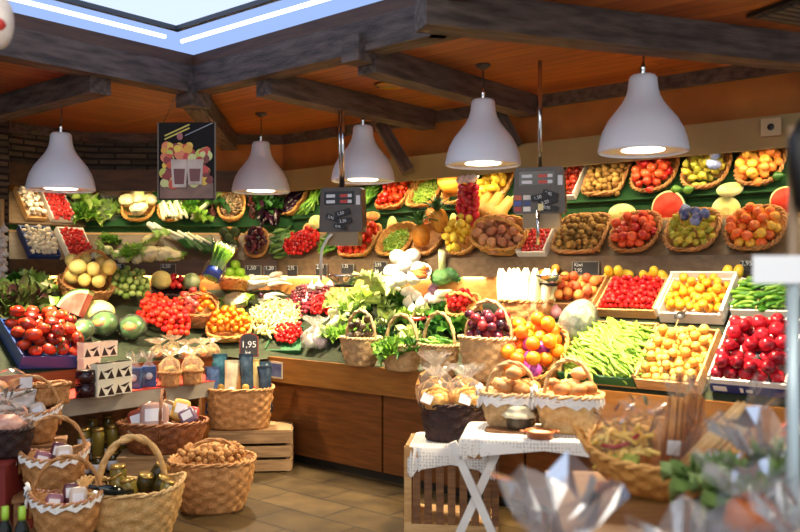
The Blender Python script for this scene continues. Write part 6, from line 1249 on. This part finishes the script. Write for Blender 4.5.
# right foreground bouquet-like bags
def fbag(px,py,Y,w,h,label,content,seed,film=None):
    p=at(px,py,Y); o=thing('gift_bag',label,'gift bag',Matrix.Translation((p.x,p.y,FT+.001))); q=random.Random(seed); hh=p.z-FT
    obj('film',mfilm(w,max(h,hh),seed,.14,base=.48),film or FILMB,o)
    for c,x,y,z,r in content:
        if c=='leaf': obj('leafy_paper',LET[int(r*100)%3],mat('dull green paper',"6c8c48","98b06c",9,.6),o,Matrix.Translation((x,y,z-.10))@Matrix.Scale(r/.12,4))
        else: obj('content_piece',ballmesh(r,.9,12,.2,3),mat('content '+c,c,rough=.45),o,Matrix.Translation((x,y,z)))
fbag(766,420,2.45,.32,.40,'cellophane gift bag with green paper at the right edge below the apples',[("leaf",-.03,.02,.28,.10),("leaf",.06,-.02,.32,.12),("5c7a3c",.0,.0,.16,.11),("4a4a3c",.0,.0,.07,.08),("d8dcd8",.04,-.09,.25,.06)],101)
fbag(752,470,2.25,.24,.22,'low bag holding a round orange fruit cake in the right foreground',[("a85a28",0,0,.23,.075),("5a4030",.02,.0,.13,.09),("4a3a2c",0,0,.06,.07)],102)
fbag(796,500,2.0,.22,.26,'pale paper bag at the lower right corner',[("c8b89c",0.03,0,.20,.08),("3c3a3c",-.03,.02,.12,.08),("c8b89c",0,0,.06,.06)],103)
fbag(716,455,2.6,.15,.24,'narrow clear bag with a small red fruit beside the breadsticks',[("d86a50",-.02,-.05,.24,.028),("leaf",.02,.03,.28,.10),("3c5a54",.02,.03,.16,.06),("34443c",.0,.0,.07,.06)],104)
# ------------------------------------------------------------ post with blank white card and black object at the right edge
p=at(793,300,2.2); o=thing('card_stand','thin pale metal post carrying a blank white card at the right edge','stand',Matrix.Translation((p.x,p.y,0)))
obj('post',MB().tube([(0,0,FT),(0,0,1.98)],.013,10).me('post'),mat('brown post',"8a745c",rough=.4),o); obj('base_plate',MB().lathe([(.01,FT+.0),(.07,FT+.001),(.07,FT+.014),(.01,FT+.014)],20).me('bp'),M_chrome,o)
obj('card',MB().box(-.115,.045,-.022,-.0195,1.565,1.638).me('card',0),mat('white card',"eef2f6",rough=.5),o); obj('lower_sleeve',MB().tube([(0,0,FT),(0,0,1.57)],.017,10).me('sl'),mat('pale metal',"b8ccd4",rough=.3,metal=.3),o)
o=thing('black_umbrella','black rounded object hanging on the post at the right edge','umbrella',Matrix.Translation((p.x+.02,p.y-.03,1.80))); obj('folded_canopy',MB().lathe([(.01,-.06),(.03,-.03),(.045,.06),(.042,.14),(.02,.19),(.008,.2)],16).me('cn'),M_black,o)
# red and white hanging thing at the top left
o=thing('hanging_bag','white and red hanging bag at the top left corner','bag',Matrix.Translation(at(0,22,3.2))); obj('bag_body',MB().ball((0,0,0),.05,16,None,2.1).me('bb'),mat('white cloth bag',"b8a89c","d8ccc0",9,.7),o); obj('red_patch',MB().ball((.012,-.030,-.02),.026,12,None,1.1).me('rp'),mat('red patch',"b02a1c",rough=.6),o); obj('cord',MB().tube([(0,0,.09),(0,0,2.95-at(0,22,3.2).z)],.004,5).me('cord'),M_cord,o)
# garlic braid on the stone pier
p=W(-2.06,1.33,1.98); o=thing('garlic_braid','long pale garlic braid hanging at the far left on the stone pier','garlic',Matrix.Translation(p)); obj('braid',MB().tube([(0,0,.25),(0,0,-.6)],.02,7).me('br'),K_light,o)
for k in range(22): obj('garlic_bulb',GAR[0],M_garlic,o,Matrix.Translation((.03*math.cos(2.4*k),.03*math.sin(2.4*k)-.02,-.02-.027*k))@Matrix.Rotation(R.uniform(-1,1),4,'X'))
# ------------------------------------------------------------ hanging poster
Yp=6.02; a=at(158.5,122.5,Yp); b_=at(215,200,Yp); pw,ph=b_.x-a.x,a.z-b_.z
o=thing('hanging_poster','printed poster of fruit and two cups hanging on strings above the corner','poster',Matrix.Translation(((a.x+b_.x)/2,Yp,(a.z+b_.z)/2))@Matrix.Rotation(-.04,4,'Z'))
obj('sheet',MB().box(-pw/2,pw/2,-.004,.004,-ph/2,ph/2).me('s',0),mat('poster dark',"120c0a","1e1614",6,.6,spec=.15),o)
obj('frame_edge',MB().box(-pw/2-.008,-pw/2,-.007,.007,-ph/2,ph/2).box(pw/2,pw/2+.008,-.007,.007,-ph/2,ph/2).me('s',0),mat('poster edge',"6a5a4a",rough=.4),o)
def disc2(x,z,r,sx=1):
    r*=.78; return MB().lathe([(.001,0),(r,0),(r,.002),(.001,.003)],14,None,Matrix.Translation((x*pw,-.0045,z*ph))@Matrix.Rotation(PI/2,4,'X')@Matrix.Diagonal((sx,1,1,1)))
cols=["a82a20","c84a28","d89a2c","b8b84c","c03028","8a2420","d8784c","c8c880","e0b83c","702018"]; rows=[]
obj('printed_table',MB().box(-pw*.48,pw*.48,-.0055,-.0045,-ph*.48,-ph*.28).me('s',0),mat('printed table',"6a4a3c","8a6450",6,.4),o)
q=random.Random(4); lay=0
for i in range(95):
    x=q.uniform(-.41,.41); z=q.uniform(-.30,.20); 
    if abs(x)<.12 and z<-.05: continue
    d2=disc2(x,z,q.uniform(.025,.05)); d2.v=[(v[0],v[1]-.00012*i,v[2]) for v in d2.v]; obj('printed_fruit',d2.me('pf',0),mat('print '+cols[i%10],cols[i%10],rough=.4),o)
for x in (-.12,.16):
    obj('printed_cup',MB().add([(x*pw-.05,-.0195,-.34*ph+.02*(x>0)),(x*pw+.05,-.0195,-.34*ph+.02*(x>0)),(x*pw+.062,-.0195,.02*ph),(x*pw-.062,-.0195,.02*ph)],[(0,1,2,3)]).me('cup',0),mat('printed cup',"a08878","c8b4a4",5,.4),o)
    obj('printed_smoothie',MB().add([(x*pw-.034,-.020,-.30*ph+.02*(x>0)),(x*pw+.034,-.020,-.30*ph+.02*(x>0)),(x*pw+.042,-.020,-.10*ph),(x*pw-.042,-.020,-.10*ph)],[(0,1,2,3)]).me('cup',0),mat('printed smoothie',"6a3430",rough=.4),o)
for k in range(2):
    d2=MB().box(-.10,.10,-.0065,-.005,-.005,.005,Matrix.Translation((-.17*pw,0,(.40-.045*k)*ph))@Matrix.Rotation(-.42,4,'Y')); obj('headline_stroke',d2.me('h',0),mat('poster yellow',"c8b44c",rough=.5),o)
obj('headline_stroke',MB().box(-.11,.11,-.0065,-.005,-.003,.003,Matrix.Translation((.22*pw,0,.41*ph))@Matrix.Rotation(-.42,4,'Y')).me('h',0),mat('poster grey',"8c8c94",rough=.5),o)
obj('printed_emblem',disc2(-.12,.32,.035,.8).me('e',0),mat('poster rose',"a05a58",rough=.5),o)
for x in (-.42,.42): obj('string',MB().tube([(x*pw,0,ph/2),(0 if 0 else x*pw*.2,0,2.94-(a.z+b_.z)/2)],.003,5).me('st'),M_cord,o)
# ------------------------------------------------------------ hanging scales
M_scale=mat('scale grey',"4c423a","585048",4,.4); M_dispd=mat('display black',"181414",rough=.2); M_digits=mat('red digits',"c03a30",rough=.4); M_beige=mat('scale beige',"8a7656",rough=.45)
def scale(px,pt,pb,wpx,Y,yaw,label,logos=False):
    t=at(px,pt,Y); b=at(px,pb,Y); w=wpx*Y/F; h=t.z-b.z; M=Matrix.Translation(((t.x),Y,(t.z+b.z)/2))@Matrix.Rotation(yaw,4,'Z'); o=thing('hanging_scale',label,'scale',M); d=.10
    hw,hh=w/2,h/2
    pr=[(-hw*.94,-hh),(hw*.94,-hh),(hw,-hh*.8),(hw*.93,hh*.9),(hw*.86,hh),(-hw*.86,hh),(-hw*.93,hh*.9),(-hw,-hh*.8)]
    bo=MB().prism(pr,-d/2,d/2,Matrix.Rotation(PI/2,4,'X')); obj('housing',bo.me('hs',0),M_scale,o)
    f=-d/2-.003
    obj('display_panel',MB().box(-hw*.75,hw*.62,f,f+.006,hh*.22,hh*.82).me('dp',0),M_dispd,o)
    for zz in (.62,.36):
        for x0,x1,mm in ((-.65,-.25,M_label),(-.02,.32,M_digits),(.34,.52,M_label)): obj('readout_strip',MB().box(hw*x0,hw*x1,f-.002,f,hh*(zz-.07),hh*(zz+.07)).me('rs',0),mm,o)
    obj('side_sticker',MB().box(hw*.72,hw*.9,f-.002,f,hh*.2,hh*.62).me('ss',0),M_label,o)
    obj('lower_panel',MB().box(-hw*.62,hw*.78,f+.01,d/2,-hh*1.62,-hh*.98).me('lp',0),M_beige,o)
    tags=[(-.35,-.38,.30,.12,.35),(.12,-.16,.34,.13,-.25),(.22,-.52,.32,.13,-.1),(.02,-.78,.28,.10,.2)] if not logos else [(.45,-.18,.3,.12,.3),(.05,-.30,.32,.13,-.2),(.36,-.50,.36,.13,-.3),(.42,-.78,.32,.12,.2)]
    for k,(x,z,ww,hz,rr) in enumerate(tags):
        Mt=Matrix.Translation((hw*x,f-.012-.004*k,hh*z))@Matrix.Rotation(rr,4,'Y'); tg=obj('chalk_tag',MB().box(-hw*ww,hw*ww,-.002,.004,-hh*hz,hh*hz).me('ct',0),M_slate,o,Mt)
        chalk(tg,['2,95','1,50','3,20','0,95'][k],hh*hz*1.5,Matrix.Translation((-hw*ww*.7,-.003,-hh*hz*.5))@Matrix.Rotation(PI/2,4,'X'))
    if logos:
        for i,(cx,cz,c) in enumerate(((-.8,-.3,"c85a3c"),(-.8,-.55,"3c4a9c"),(-.8,-.8,"b03a34"),(-.45,-.3,"d8d0c4"),(-.45,-.55,"2c3c74"),(-.45,-.8,"e0dcd4"))):
            obj('card_sticker',MB().box(hw*(cx-.14),hw*(cx+.14),f-.002,f,hh*(cz-.1),hh*(cz+.1)).me('cs',0),mat('sticker '+c,c,rough=.4),o)
        obj('note_paper',MB().box(hw*.0,hw*.2,f-.03,f-.028,-hh*.88,-hh*.6).me('np',0),mat('note',"e8d89c",rough=.7),o)
    H=2.93-M.translation.z
    obj('pole',MB().tube([(0,0,hh),(0,0,H)],.014,10).me('pole'),M_chrome,o)
    if logos: obj('pole',MB().tube([(0,f-.035,-hh*.9),(0,f-.035,-hh*2.35)],.011,8).me('pole'),M_chrome,o); zb=-hh*2.3
    else: obj('pole',MB().tube([(-.02,0,hh),(-.035,0,H)],.008,8).me('pole'),M_chrome,o); obj('rod',MB().tube([(-hw*.35,f-.02,-hh*1.1),(-hw*.55,f-.02,-hh*1.3),(-hw*.8,f-.02,-hh*1.75),(-hw*.85,f-.02,-hh*2.1),(-hw*.85,f-.02,-hh*3.2)],.012,8).me('rod'),mat('pale rod',"d8d4cc",rough=.3,metal=.3),o); zb=-hh*3.0
    return M,hw,hh
M,hw,hh=scale(343,188,232,46,6.2,-.30,'grey hanging scale at the left with chalk tags, steel bowl below')
pb=at(344,279,6.72); o=thing('scale_bowl','shiny steel scale bowl in front of the honey coloured board','bowl',Matrix.Translation(pb)); obj('bowl_pan',MB().lathe([(.01,-.055),(.06,-.05),(.085,-.048),(.10,-.02),(.148,.02),(.152,.035),(.146,.035),(.14,.022),(.09,-.012),(.01,-.02)],36).me('bowl'),M_chrome,o); obj('foot',MB().lathe([(.08,-.065),(.085,-.048),(.01,-.048),(.01,-.065)],24).me('ft'),M_black,o)
obj('support_arm',MB().tube([(-.16,-.0,.02),(-.15,0,.02),(0,.05,-.04),(.0,.12,-.10)],.008,6).me('arm'),M_chrome,o)
M,hw,hh=scale(540,168,214,52,5.3,-.32,'grey hanging scale at the right with card stickers and chalk tags',True)
pb=at(548,279,5.85); o=thing('scale_bowl','flat steel scale pan half hidden behind the endives','bowl',Matrix.Translation(pb)); obj('bowl_pan',MB().lathe([(.01,-.03),(.09,-.028),(.13,.02),(.132,.03),(.126,.03),(.085,-.012),(.01,-.014)],30).me('bowl'),M_chrome,o); obj('foot',MB().lathe([(.07,-.05),(.08,-.029),(.01,-.029),(.01,-.05)],20).me('ft'),M_black,o)
# ------------------------------------------------------------ garland of red tomatoes under the fascia
tq=tpx('R',468,.05); pg=S('R',tq,.05,EYE-(180-270)*S('R',tq,.05,0).y/F); o=thing('tomato_garland','hanging garland of shiny red tomatoes with white garlic on top','garland',tiltface(pg,ANG)); BTm=ballmesh(.030,1.15,11)
for c in range(4):
    for r_ in range(8): obj('tomato',BTm,fm('garland red',"a80c20","d82c38",6,.18,.4),o,Matrix.Translation((-.084+.056*c+R.uniform(-.006,.006),R.uniform(-.02,.02),-.05-.044*r_-.02*(c%2)))@rndrot(.4))
for k in range(6): obj('garlic_bulb',GAR[0],M_garlic,o,Matrix.Translation((-.07+.028*k,-.01,.0+.02*(k%2)))@Matrix.Rotation(R.uniform(-.8,.8),4,'Y'))
obj('string',MB().tube([(0,0,.0),(0,0,.14)],.004,5).me('st'),M_cord,o); obj('dry_stem',MB().tube([(-.05,0,-.40),(-.06,-.02,-.48),(-.02,-.02,-.53)],.006,5).tube([(.03,0,-.40),(.06,-.02,-.46),(.08,-.01,-.52)],.006,5).me('ds'),K_tan,o)
# dark patterned price card on the counter front at the corner and the blue card
o=thing('framed_card','white framed blue card on the counter front beside the crisp basket','card',frame(W(.10,.034,.76),Vector((UX,UY,0)),Vector((VX,VY,0)))); obj('card_frame',MB().box(-.09,.09,-.07,.07,-.001,.004).me('f',0),mat('card frame',"c8b89c",rough=.5),o); obj('card_face',MB().box(-.075,.075,-.055,.055,.004,.006).me('f',0),mat('card blue',"3c4a78","6a78a0",9,.4),o)
# ------------------------------------------------------------ added fill: unseen area lights overhead behind the camera
for k,(x,y,e,c) in enumerate(((.6,.3,FILL,(1,.88,.72)),(-1.6,1.6,FILL*.8,(1,.90,.76)))):
    la=bpy.data.lights.new('fill_light','AREA'); la.size=1.6; la.energy=e; la.color=c; lo=bpy.data.objects.new('fill_light',la); COL.objects.link(lo); lo.location=(x,y,2.9); lo.rotation_euler=(.5,0,0)
